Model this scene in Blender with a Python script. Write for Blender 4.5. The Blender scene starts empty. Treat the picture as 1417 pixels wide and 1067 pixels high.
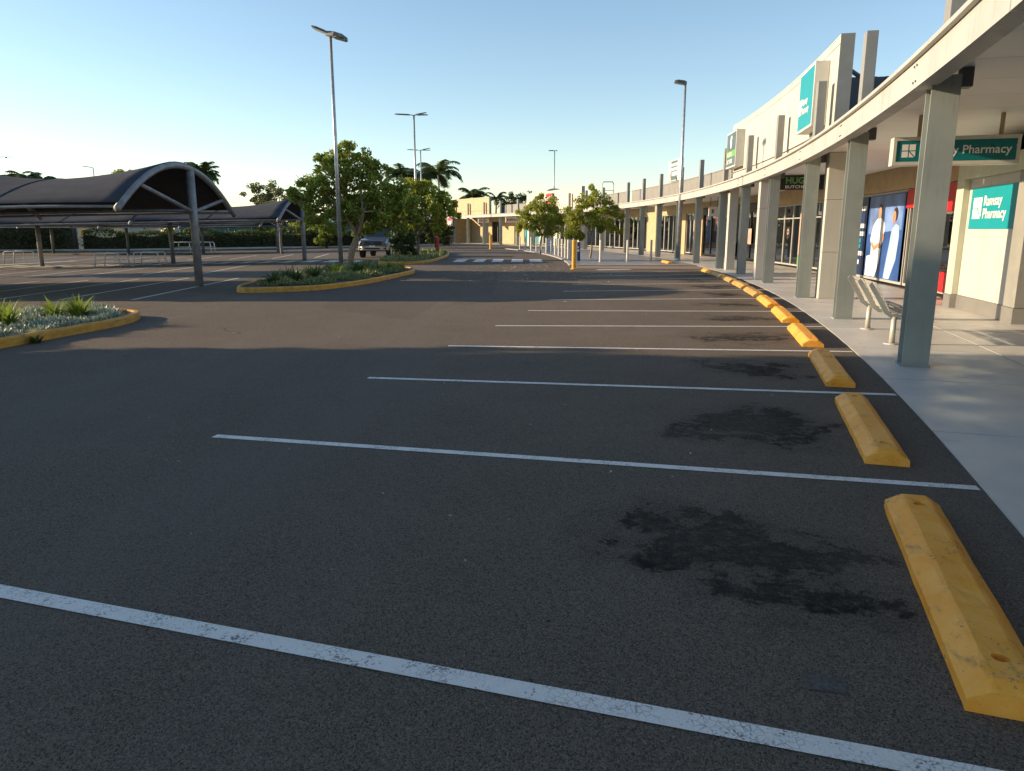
import bpy, bmesh, math, random
from mathutils import Vector, Matrix, Euler
random.seed(7)
R_ = math.radians
C = bpy.context.scene.collection
sc = bpy.context.scene

# ------------------------------------------------------------------ camera, sky, sun, exposure
cam_d = bpy.data.cameras.new('camera'); cam = bpy.data.objects.new('camera', cam_d); C.objects.link(cam)
cam.location = (0, 0, 1.6)
cam.rotation_euler = (R_(90 - 11.87), 0, 0)
cam_d.sensor_width = 36.0; cam_d.lens = 36.0 * 1020 / 1417
cam_d.clip_start = 0.05; cam_d.clip_end = 3000
sc.camera = cam

SUN_EL, SUN_OFF = 14.0, 5.0                       # sun stands over -X, a few degrees ahead of the camera plane
sun_dir = Vector((-math.cos(R_(SUN_OFF)) * math.cos(R_(SUN_EL)), math.sin(R_(SUN_OFF)) * math.cos(R_(SUN_EL)), math.sin(R_(SUN_EL))))
world = bpy.data.worlds.new('World'); sc.world = world; world.use_nodes = True
wn = world.node_tree.nodes; wn.clear()
wo = wn.new('ShaderNodeOutputWorld'); wb = wn.new('ShaderNodeBackground'); ws = wn.new('ShaderNodeTexSky')
ws.sky_type = 'NISHITA'; ws.sun_disc = False
ws.sun_elevation = R_(SUN_EL); ws.sun_rotation = R_(-90 + SUN_OFF)
ws.air_density = 1.0; ws.dust_density = 0.1; ws.ozone_density = 1.5; ws.altitude = 0
wb.inputs['Strength'].default_value = 0.115
world.node_tree.links.new(ws.outputs[0], wb.inputs[0]); world.node_tree.links.new(wb.outputs[0], wo.inputs[0])
sun_l = bpy.data.lights.new('sun', 'SUN'); sun = bpy.data.objects.new('sun', sun_l); C.objects.link(sun)
sun_l.energy = 4.3; sun_l.angle = R_(0.55); sun_l.color = (1.0, 0.78, 0.52)
sun.rotation_euler = sun_dir.to_track_quat('Z', 'Y').to_euler(); sun.location = (-40, 0, 30)
sc.view_settings.view_transform = 'Standard'; sc.view_settings.look = 'None'
sc.view_settings.gamma = 1.0; sc.view_settings.use_curve_mapping = False
sc.view_settings.exposure = 0.98
sc.render.engine = 'CYCLES'
sc.cycles.max_bounces = 7; sc.cycles.transparent_max_bounces = 10; sc.cycles.caustics_reflective = False; sc.cycles.caustics_refractive = False

# ------------------------------------------------------------------ layout frame: the arcade is one circular arc
CX, CY, RAD = -104.02, 39.90, 113.22
UP = Vector((0, 0, 1))
def er(t): a = R_(t); return Vector((math.cos(a), math.sin(a), 0))
def et(t): a = R_(t); return Vector((-math.sin(a), math.cos(a), 0))
def pol(t, r, z=0.0):
    a = R_(t); q = RAD + r
    return Vector((CX + q * math.cos(a), CY + q * math.sin(a), z))
def gz(x):                                        # the car park falls gently away to the left
    return -0.0195 * min(max(-x - 11.0, 0.0), 14.0)

# ------------------------------------------------------------------ node helpers
class NT:
    def __init__(s, name):
        s.m = bpy.data.materials.new(name); s.m.use_nodes = True
        s.t = s.m.node_tree; s.t.nodes.clear()
        s.out = s.t.nodes.new('ShaderNodeOutputMaterial')
        s.b = None
    def n(s, typ, **kw):
        nd = s.t.nodes.new(typ)
        for k, v in kw.items(): setattr(nd, k, v)
        return nd
    def l(s, a, b): s.t.links.new(a, b)
    def put(s, sock, v):
        if hasattr(v, 'is_output'): s.l(v, sock)
        elif isinstance(v, (tuple, list)) and len(v) == 3 and sock.type == 'RGBA': sock.default_value = (*v, 1)
        else: sock.default_value = v
    def math(s, op, a, b=0.0, c=0.0, clamp=False):
        nd = s.n('ShaderNodeMath', operation=op); nd.use_clamp = clamp
        s.put(nd.inputs[0], a); s.put(nd.inputs[1], b); s.put(nd.inputs[2], c); return nd.outputs[0]
    def mix(s, f, a, b, blend='MIX'):
        nd = s.n('ShaderNodeMix', data_type='RGBA', blend_type=blend)
        s.put(nd.inputs[0], f); s.put(nd.inputs[6], a); s.put(nd.inputs[7], b); return nd.outputs[2]
    def coord(s, kind='Object'): return s.n('ShaderNodeTexCoord').outputs[kind]
    def pos(s): return s.n('ShaderNodeNewGeometry').outputs['Position']
    def noise(s, vec, scale, detail=4, rough=0.55, dist=0.0):
        nd = s.n('ShaderNodeTexNoise'); s.put(nd.inputs['Vector'], vec); nd.inputs['Scale'].default_value = scale
        nd.inputs['Detail'].default_value = detail; nd.inputs['Roughness'].default_value = rough; nd.inputs['Distortion'].default_value = dist
        return nd.outputs['Fac']
    def voro(s, vec, scale, feature='F1', out='Distance', rand=1.0):
        nd = s.n('ShaderNodeTexVoronoi', feature=feature); s.put(nd.inputs['Vector'], vec); nd.inputs['Scale'].default_value = scale
        nd.inputs['Randomness'].default_value = rand
        return nd.outputs[out]
    def ss(s, v, lo, hi, a=0.0, b=1.0):
        nd = s.n('ShaderNodeMapRange', interpolation_type='SMOOTHSTEP'); s.put(nd.inputs[0], v)
        nd.inputs[1].default_value = lo; nd.inputs[2].default_value = hi; nd.inputs[3].default_value = a; nd.inputs[4].default_value = b
        return nd.outputs[0]
    def scale(s, vec, k):
        nd = s.n('ShaderNodeVectorMath', operation='MULTIPLY'); s.put(nd.inputs[0], vec); nd.inputs[1].default_value = k; return nd.outputs[0]
    def bump(s, h, strength=0.3, dist=0.01):
        nd = s.n('ShaderNodeBump'); s.put(nd.inputs['Height'], h); nd.inputs['Strength'].default_value = strength; nd.inputs['Distance'].default_value = dist
        return nd.outputs[0]
    def pbr(s, col, rough=0.6, metal=0.0, normal=None, spec=0.5, **kw):
        b = s.n('ShaderNodeBsdfPrincipled'); s.b = b
        s.put(b.inputs['Base Color'], col); s.put(b.inputs['Roughness'], rough); s.put(b.inputs['Metallic'], metal)
        b.inputs['Specular IOR Level'].default_value = spec
        if normal is not None: s.l(normal, b.inputs['Normal'])
        for k, v in kw.items(): s.put(b.inputs[k], v)
        s.l(b.outputs[0], s.out.inputs[0]); return s.m

MAT = {}
def simple(name, col, rough=0.55, metal=0.0, spec=0.5, var=0.12, sc_=3.0, bump=0.0, bsc=60, grime=0.0):
    t = NT(name); p = t.pos()
    f = t.noise(p, sc_, 5)
    dark = tuple(c * (1 - var * 1.6) for c in col); lite = tuple(min(c * (1 + var), 1) for c in col)
    c = t.mix(t.ss(f, 0.3, 0.7), dark, lite)
    if grime:
        g = t.noise(t.scale(p, (9, 9, 0.7)), 1.6, 6, 0.65)
        c = t.mix(t.math('MULTIPLY', t.ss(g, 0.52, 0.78), grime), c, (0.10, 0.085, 0.065))
    r = t.math('ADD', t.math('MULTIPLY', t.noise(p, sc_ * 4, 3), 0.2), rough - 0.1)
    nm = t.bump(t.noise(p, bsc, 4), bump, 0.006) if bump else None
    MAT[name] = t.pbr(c, r, metal, nm, spec); return MAT[name]

def mat_asphalt():
    t = NT('asphalt'); p = t.pos()
    big = t.noise(p, 0.12, 5, 0.6); mid = t.noise(p, 1.1, 6, 0.65); fine = t.noise(p, 70, 3, 0.7)
    cell = t.n('ShaderNodeTexVoronoi', feature='F1'); t.l(p, cell.inputs['Vector']); cell.inputs['Scale'].default_value = 175
    stone = t.n('ShaderNodeSeparateColor'); t.l(cell.outputs['Color'], stone.inputs[0])
    c = t.mix(t.ss(big, 0.3, 0.7), (0.152, 0.120, 0.091), (0.195, 0.154, 0.117))
    c = t.mix(t.ss(mid, 0.35, 0.7, 0, 0.5), c, (0.132, 0.106, 0.082))
    c = t.mix(t.math('MULTIPLY', t.ss(stone.outputs[0], 0.5, 1.0), 0.5), c, (0.30, 0.25, 0.20))
    c = t.mix(t.math('MULTIPLY', t.ss(stone.outputs[1], 0.5, 1.0), 0.75), c, (0.020, 0.018, 0.016))
    c = t.mix(t.ss(stone.outputs[2], 0.975, 0.99, 0, 0.4), c, (0.27, 0.25, 0.22))
    # oil stains in the bays: polar coordinates about the arcade's centre, broken up by noise
    sx = t.n('ShaderNodeSeparateXYZ'); t.l(p, sx.inputs[0])
    dx = t.math('SUBTRACT', sx.outputs[0], CX); dy = t.math('SUBTRACT', sx.outputs[1], CY)
    rr = t.math('SUBTRACT', t.math('SQRT', t.math('ADD', t.math('MULTIPLY', dx, dx), t.math('MULTIPLY', dy, dy))), RAD)
    an = t.math('MULTIPLY', t.math('ARCTAN2', dy, dx), 180 / math.pi)
    u = t.math('DIVIDE', t.math('ADD', an, 19.87), 1.378)
    fr = t.math('SUBTRACT', t.math('FRACT', u), 0.56)
    w1 = t.noise(p, 1.9, 7, 0.7, 0.4); w2 = t.noise(p, 0.75, 2)
    du = t.math('DIVIDE', t.math('ADD', fr, t.math('MULTIPLY', t.math('SUBTRACT', w2, 0.5), 0.9)), 0.26)
    dv = t.math('DIVIDE', t.math('ADD', rr, t.math('ADD', 1.85, t.math('MULTIPLY', t.math('SUBTRACT', w2, 0.5), 1.4))), 0.95)
    d = t.math('SQRT', t.math('ADD', t.math('MULTIPLY', du, du), t.math('MULTIPLY', dv, dv)))
    d = t.math('ADD', d, t.math('MULTIPLY', t.math('SUBTRACT', w1, 0.5), 2.4))
    inb = t.math('MULTIPLY', t.math('GREATER_THAN', an, -20.0), t.math('LESS_THAN', an, -4.4))
    halo = t.math('MULTIPLY', t.ss(d, 1.25, 0.35), inb)
    n1 = t.noise(p, 3.6, 9, 0.78, 0.3); n2 = t.noise(p, 16, 5, 0.7)
    core = t.ss(t.math('ADD', n1, t.math('MULTIPLY', t.math('SUBTRACT', halo, 0.5), 0.40)), 0.572, 0.665)
    core = t.math('MULTIPLY', core, t.ss(halo, 0.05, 0.3))
    dv_ = t.n('ShaderNodeTexVoronoi', feature='F1'); t.l(p, dv_.inputs['Vector']); dv_.inputs['Scale'].default_value = 5.5
    ds = t.n('ShaderNodeSeparateColor'); t.l(dv_.outputs['Color'], ds.inputs[0])
    drip = t.math('MULTIPLY', t.math('LESS_THAN', t.math('ADD', dv_.outputs['Distance'], t.math('MULTIPLY', n2, 0.06)), 0.085), t.math('GREATER_THAN', ds.outputs[0], 0.72))
    near = t.math('MULTIPLY', t.ss(d, 3.6, 1.0), inb)
    st = t.math('MAXIMUM', t.math('MULTIPLY', halo, 0.36), t.math('MULTIPLY', core, t.ss(n2, 0.3, 0.6, 0.6, 1.0)))
    st = t.math('MAXIMUM', st, t.math('MULTIPLY', t.math('MULTIPLY', drip, near), 0.75))
    c = t.mix(t.math('MULTIPLY', st, t.ss(t.noise(p, 0.42, 2), 0.36, 0.58, 0.6, 0.97)), c, (0.012, 0.011, 0.010))
    # polished wheel paths along the aisle, darker resealed patches, scattered drips
    wp = t.noise(t.scale(p, (0.55, 0.05, 1)), 1.0, 4, 0.6)
    c = t.mix(t.ss(wp, 0.5, 0.66, 0, 0.30), c, (0.185, 0.16, 0.135))
    rs = t.voro(t.scale(p, (0.16, 0.09, 1)), 1.0, out='Color', rand=0.9)
    rc = t.n('ShaderNodeSeparateColor'); t.l(rs, rc.inputs[0])
    c = t.mix(t.math('MULTIPLY', t.math('GREATER_THAN', rc.outputs[0], 0.74), 0.16), c, (0.04, 0.038, 0.036))
    sp = t.ss(t.noise(p, 0.9, 7, 0.74, 0.6), 0.63, 0.72)
    c = t.mix(t.math('MULTIPLY', sp, 0.5), c, (0.03, 0.028, 0.026))
    d2 = t.math('MULTIPLY', t.math('LESS_THAN', dv_.outputs['Distance'], t.math('MULTIPLY', ds.outputs[1], 0.06)), t.math('GREATER_THAN', ds.outputs[2], 0.93))
    c = t.mix(t.math('MULTIPLY', d2, 0.55), c, (0.022, 0.02, 0.02))
    # hairline cracks
    wv = t.n('ShaderNodeVectorMath', operation='ADD'); t.l(p, wv.inputs[0])
    nn = t.n('ShaderNodeTexNoise'); t.l(p, nn.inputs['Vector']); nn.inputs['Scale'].default_value = 0.8; t.l(nn.outputs['Color'], wv.inputs[1])
    ck = t.voro(wv.outputs[0], 0.16, 'DISTANCE_TO_EDGE')
    ckm = t.math('MULTIPLY', t.ss(ck, 0.0035, 0.0010), t.ss(t.noise(p, 0.21, 2), 0.56, 0.62))
    c = t.mix(t.math('MULTIPLY', ckm, 0.6), c, (0.02, 0.02, 0.02))
    h = t.math('ADD', t.math('MULTIPLY', cell.outputs['Distance'], -0.6), t.math('MULTIPLY', fine, 0.5))
    rg = t.math('ADD', 0.86, t.math('MULTIPLY', st, 0.1))
    MAT['asphalt'] = t.pbr(c, rg, 0, t.bump(h, 1.0, 0.012), 0.16)
def mat_paint_line():
    t = NT('line_paint'); p = t.pos()
    cell = t.n('ShaderNodeTexVoronoi', feature='F1'); t.l(p, cell.inputs['Vector']); cell.inputs['Scale'].default_value = 125
    s3 = t.n('ShaderNodeSeparateColor'); t.l(cell.outputs['Color'], s3.inputs[0])
    wear = t.math('ADD', t.math('MULTIPLY', t.noise(p, 7, 6, 0.7), 0.75), t.math('MULTIPLY', s3.outputs[0], 0.25))
    wear = t.ss(wear, 0.58, 0.70)
    base = t.mix(t.noise(p, 18, 4), (0.70, 0.66, 0.60), (0.84, 0.79, 0.72))
    ck = t.ss(t.voro(p, 34, 'DISTANCE_TO_EDGE'), 0.05, 0.015)
    base = t.mix(t.math('MULTIPLY', ck, t.ss(t.noise(p, 5, 3), 0.42, 0.6, 0, 0.65)), base, (0.2, 0.2, 0.2))
    c = t.mix(t.math('MULTIPLY', wear, 0.8), base, (0.09, 0.085, 0.08))
    MAT['line_paint'] = t.pbr(c, 0.7, 0, t.bump(cell.outputs['Distance'], 0.4, 0.006), 0.35)
def mat_yellow(name, worn=0.5, base=((0.90, 0.33, 0.012), (0.98, 0.45, 0.075))):
    t = NT(name); p = t.pos()
    c = t.mix(t.ss(t.noise(p, 5, 5, 0.6), 0.3, 0.7), base[0], base[1])
    sc1 = t.noise(t.scale(p, (6, 2.2, 9)), 1.4, 7, 0.72, 0.4)
    c = t.mix(t.math('MULTIPLY', t.ss(sc1, 0.54 - 0.1 * worn, 0.76), 0.8), c, (0.20, 0.11, 0.03))
    sk = t.noise(t.scale(p, (9, 1.0, 30)), 1.3, 5, 0.7, 0.8)
    c = t.mix(t.math('MULTIPLY', t.ss(sk, 0.60, 0.68), 0.55 * worn + 0.15), c, (0.09, 0.06, 0.03))
    ch = t.ss(t.math('ADD', t.noise(p, 40, 6, 0.75), t.math('MULTIPLY', t.noise(p, 3, 3), 0.55)), 0.915 - 0.11 * worn, 0.965)
    c = t.mix(ch, c, t.mix(t.noise(p, 90, 2), (0.16, 0.11, 0.06), (0.36, 0.27, 0.16)))
    nm = t.bump(t.math('ADD', t.noise(p, 55, 5, 0.7), t.math('MULTIPLY', t.noise(p, 9, 4), 2.0)), 0.55, 0.008)
    MAT[name] = t.pbr(c, t.math('ADD', 0.5, t.math('MULTIPLY', ch, 0.3)), 0, nm, 0.4)
def mat_concrete(name, a, b, stain=(0.2, 0.18, 0.16), rough=0.45):
    t = NT(name); p = t.pos()
    c = t.mix(t.ss(t.noise(p, 0.9, 6, 0.65), 0.3, 0.7), a, b)
    c = t.mix(t.ss(t.voro(p, 240, out='Distance'), 0.1, 0.5, 0.0, 0.28), c, tuple(x * 0.6 for x in a))
    c = t.mix(t.math('MULTIPLY', t.ss(t.noise(p, 2.3, 7, 0.75, 0.5), 0.58, 0.75), 0.35), c, stain)
    gv = t.n('ShaderNodeTexVoronoi', feature='F1'); t.l(p, gv.inputs['Vector']); gv.inputs['Scale'].default_value = 2.2
    gs = t.n('ShaderNodeSeparateColor'); t.l(gv.outputs['Color'], gs.inputs[0])
    c = t.mix(t.math('MULTIPLY', t.math('LESS_THAN', gv.outputs['Distance'], t.math('MULTIPLY', gs.outputs[0], 0.05)), 0.6), c, (0.10, 0.09, 0.085))
    r = t.ss(t.noise(p, 1.7, 5), 0.3, 0.75, rough - 0.14, rough + 0.2)
    MAT[name] = t.pbr(c, r, 0, t.bump(t.noise(p, 110, 4, 0.7), 0.25, 0.004), 0.5)
def mat_leaf(name, cols, trans=0.32, rough=0.5):
    t = NT(name)
    ri = t.n('ShaderNodeNewGeometry').outputs['Random Per Island']
    rm = t.n('ShaderNodeValToRGB'); e = rm.color_ramp.elements
    e[0].position = 0.0; e[0].color = (*cols[0], 1); e[1].position = 1.0; e[1].color = (*cols[-1], 1)
    for i, cc in enumerate(cols[1:-1]):
        k = e.new((i + 1) / (len(cols) - 1)); k.color = (*cc, 1)
    t.l(ri, rm.inputs[0])
    big = t.noise(t.pos(), 1.1, 3)
    c = t.mix(t.ss(big, 0.35, 0.65, 0.0, 0.5), rm.outputs[0], cols[-1])
    d = t.n('ShaderNodeBsdfPrincipled'); t.l(c, d.inputs['Base Color']); d.inputs['Roughness'].default_value = rough
    d.inputs['Specular IOR Level'].default_value = 0.35
    tr = t.n('ShaderNodeBsdfTranslucent'); t.l(t.mix(0.5, c, (0.20, 0.22, 0.03)), tr.inputs[0])
    mx = t.n('ShaderNodeMixShader'); mx.inputs[0].default_value = trans
    t.l(d.outputs[0], mx.inputs[1]); t.l(tr.outputs[0], mx.inputs[2]); t.l(mx.outputs[0], t.out.inputs[0])
    MAT[name] = t.m
def mat_bark(name, a, b):
    t = NT(name); p = t.pos()
    f = t.noise(t.scale(p, (5, 5, 1.6)), 4.0, 6, 0.7, 0.6)
    MAT[name] = t.pbr(t.mix(t.ss(f, 0.3, 0.7), a, b), 0.85, 0, t.bump(f, 0.6, 0.02), 0.2)
def mat_glass(name, tint=(0.30, 0.33, 0.34), refl=0.16):
    t = NT(name)
    tr = t.n('ShaderNodeBsdfTransparent'); t.put(tr.inputs[0], tint)
    gl = t.n('ShaderNodeBsdfGlossy'); gl.inputs['Roughness'].default_value = 0.015; t.put(gl.inputs[0], (0.9, 0.92, 0.95))
    nm = t.bump(t.noise(t.pos(), 1.3, 2), 0.03, 0.02); t.l(nm, gl.inputs['Normal'])
    fr = t.n('ShaderNodeFresnel'); fr.inputs[0].default_value = 1.5
    f = t.math('ADD', t.math('MULTIPLY', fr.outputs[0], 0.8), refl, clamp=True)
    mx = t.n('ShaderNodeMixShader'); t.l(f, mx.inputs[0]); t.l(tr.outputs[0], mx.inputs[1]); t.l(gl.outputs[0], mx.inputs[2])
    t.l(mx.outputs[0], t.out.inputs[0]); MAT[name] = t.m

mat_asphalt(); mat_paint_line()
mat_yellow('yellow_stop', 0.15); mat_yellow('yellow_stop_worn', 1.0, ((0.56, 0.30, 0.06), (0.66, 0.38, 0.09)))
mat_yellow('yellow_kerb', 0.75, ((0.55, 0.27, 0.03), (0.64, 0.35, 0.05)))
mat_yellow('yellow_post', 0.15, ((0.70, 0.33, 0.02), (0.78, 0.40, 0.03)))
mat_concrete('footpath_concrete', (0.60, 0.57, 0.52), (0.70, 0.665, 0.61))
mat_concrete('plaza_concrete', (0.27, 0.25, 0.24), (0.34, 0.31, 0.29))
mat_concrete('kerb_concrete', (0.36, 0.33, 0.29), (0.46, 0.42, 0.36), rough=0.7)
mat_concrete('sunlit_paving', (0.30, 0.19, 0.11), (0.38, 0.25, 0.15), rough=0.7)  # tan tone carries the sunlight lying on this strip
simple('asphalt_patch', (0.095, 0.083, 0.072), 0.9, var=0.25, sc_=60, bump=0.9, bsc=160)
simple('joint_dark', (0.10, 0.095, 0.09), 0.8)
simple('soil', (0.085, 0.050, 0.032), 0.95, var=0.35, sc_=9, bump=0.9, bsc=40)
simple('steel_grey', (0.30, 0.325, 0.30), 0.42, 0.0, 0.5, var=0.07, sc_=1.5, grime=0.32)
simple('steel_dark', (0.085, 0.09, 0.095), 0.5, var=0.1)
simple('blade_grey', (0.27, 0.265, 0.24), 0.5, var=0.05, grime=0.15)
simple('fascia_cream', (0.45, 0.44, 0.405), 0.5, var=0.06, sc_=1.2, grime=0.4)
simple('soffit_white', (0.86, 0.85, 0.80), 0.5, var=0.01, sc_=0.5)
simple('wall_cream', (0.53, 0.505, 0.445), 0.6, var=0.04, sc_=1.1, bump=0.05, grime=0.14)
simple('wall_green_cream', (0.52, 0.53, 0.42), 0.55, var=0.04, grime=0.1)
simple('wall_tan', (0.48, 0.36, 0.20), 0.7, var=0.07, bump=0.1, grime=0.15)
simple('wall_orange', (0.52, 0.39, 0.22), 0.7, var=0.06, bump=0.1, grime=0.18)
simple('wall_grey', (0.40, 0.38, 0.33), 0.75, var=0.08, bump=0.1, grime=0.2)
simple('parapet_grey', (0.25, 0.235, 0.215), 0.6, var=0.06, grime=0.12)
simple('navy_sheet', (0.022, 0.034, 0.065), 0.4, var=0.15)
simple('roof_dark', (0.16, 0.16, 0.17), 0.6)
simple('interior_dark', (0.045, 0.042, 0.04), 0.7, var=0.3)
simple('interior_floor', (0.10, 0.09, 0.08), 0.5, var=0.2)
simple('alu', (0.55, 0.54, 0.50), 0.35, 0.35, var=0.06)
simple('stainless', (0.36, 0.345, 0.32), 0.42, 0.6, var=0.03, sc_=1.5)
simple('galv', (0.42, 0.43, 0.43), 0.42, 0.6, var=0.14, sc_=6)
simple('bench_metal', (0.56, 0.54, 0.47), 0.42, 0.25, var=0.08)
simple('bench_frame', (0.30, 0.32, 0.31), 0.42, 0.4, var=0.08)
simple('lamp_dark', (0.10, 0.105, 0.11), 0.45, 0.3)
simple('lamp_glass', (0.55, 0.55, 0.52), 0.2)
simple('fabric_grey', (0.060, 0.063, 0.073), 0.95, 0.0, 0.08, var=0.08, sc_=2, bump=0.15, bsc=200)
simple('carport_steel', (0.235, 0.235, 0.24), 0.5, 0.2, var=0.15, sc_=4, grime=0.35)
simple('rail_white', (0.62,0.61,0.58), 0.45, var=0.06)
simple('bollard_pale', (0.58, 0.56, 0.49), 0.4, 0.15, var=0.08)
simple('red_post', (0.50, 0.035, 0.03), 0.5, var=0.1)
simple('teal', (0.0, 0.315, 0.36), 0.45, var=0.03)
simple('teal_dark', (0.0, 0.17, 0.185), 0.3, var=0.03)
simple('teal_bright', (0.0, 0.27, 0.32), 0.45, var=0.03)
simple('white_print', (0.80, 0.79, 0.76), 0.5, var=0.03)
simple('sign_frame', (0.60, 0.585, 0.52), 0.4, var=0.04)
simple('black_print', (0.012, 0.012, 0.012), 0.4)
simple('green_print', (0.13, 0.36, 0.07), 0.45)
simple('red_print', (0.60, 0.012, 0.015), 0.4, var=0.06)
simple('blue_print', (0.025, 0.085, 0.30), 0.35, var=0.25, sc_=0.8)
simple('navy_print', (0.012, 0.035, 0.13), 0.35, var=0.2, sc_=0.8)
simple('pale_blue_print', (0.36, 0.50, 0.68), 0.4, var=0.08)
simple('sky_print', (0.16, 0.26, 0.55), 0.4, var=0.3, sc_=1.1)
simple('skin_print', (0.50, 0.24, 0.13), 0.5, var=0.1)
simple('hair_print', (0.025, 0.018, 0.014), 0.5)
simple('pink_print', (0.62, 0.36, 0.28), 0.5)
simple('brown_print', (0.20, 0.08, 0.04), 0.5)
simple('slate_print', (0.085, 0.12, 0.135), 0.45)
simple('car_paint', (0.13, 0.145, 0.17), 0.22, 0.6, var=0.03)
simple('car_black', (0.012, 0.012, 0.013), 0.35)
simple('tyre_rubber', (0.018, 0.018, 0.018), 0.85)
simple('chrome', (0.62, 0.62, 0.62), 0.15, 0.95, var=0.02)
simple('headlight_glass', (0.62, 0.64, 0.66), 0.1, 0.3)
simple('house_cream', (0.42, 0.38, 0.31), 0.8)
simple('house_white', (0.62, 0.62, 0.60), 0.8)
simple('house_roof', (0.20, 0.23, 0.27), 0.6)
simple('fence_green', (0.05, 0.13, 0.115), 0.7)
simple('leaf_litter', (0.40, 0.30, 0.16), 0.8, var=0.5, sc_=9)
simple('pale_litter', (0.62, 0.58, 0.50), 0.8, var=0.3, sc_=9)
mat_glass('shop_glass'); mat_glass('car_glass', (0.05, 0.06, 0.07), 0.10)
mat_leaf('leaf_fig', [(0.118, 0.194, 0.038), (0.261, 0.362, 0.054), (0.450, 0.450, 0.083), (0.236, 0.298, 0.059)], 0.50)
mat_leaf('leaf_yellow', [(0.235, 0.320, 0.039), (0.450, 0.450, 0.059), (0.450, 0.450, 0.073), (0.349, 0.384, 0.052)], 0.50)
mat_leaf('leaf_bright', [(0.192, 0.240, 0.024), (0.264, 0.300, 0.030), (0.216, 0.264, 0.024)], 0.50)
mat_leaf('leaf_dark', [(0.031, 0.054, 0.015), (0.059, 0.086, 0.022), (0.081, 0.106, 0.029)], 0.30)
mat_leaf('leaf_olive', [(0.086, 0.092, 0.042), (0.144, 0.138, 0.067), (0.182, 0.163, 0.086)], 0.40)
mat_leaf('leaf_palm', [(0.028, 0.056, 0.018), (0.056, 0.092, 0.028), (0.081, 0.112, 0.037)], 0.25)
mat_leaf('leaf_strap', [(0.103, 0.196, 0.034), (0.187, 0.290, 0.047), (0.281, 0.346, 0.056)], 0.45)
mat_leaf('leaf_strap_dark', [(0.029, 0.065, 0.021), (0.052, 0.098, 0.029), (0.078, 0.117, 0.034)], 0.30)
mat_leaf('leaf_silver', [(0.206, 0.261, 0.214), (0.330, 0.385, 0.316), (0.413, 0.450, 0.371)], 0.25)
mat_leaf('leaf_cover', [(0.132, 0.184, 0.076), (0.215, 0.260, 0.109), (0.313, 0.329, 0.151)], 0.30)
mat_bark('bark_pale', (0.22, 0.16, 0.10), (0.36, 0.28, 0.19)); mat_bark('bark_grey', (0.13, 0.115, 0.095), (0.24, 0.21, 0.17))
mat_bark('bark_dark', (0.05, 0.04, 0.03), (0.10, 0.08, 0.06))

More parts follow.
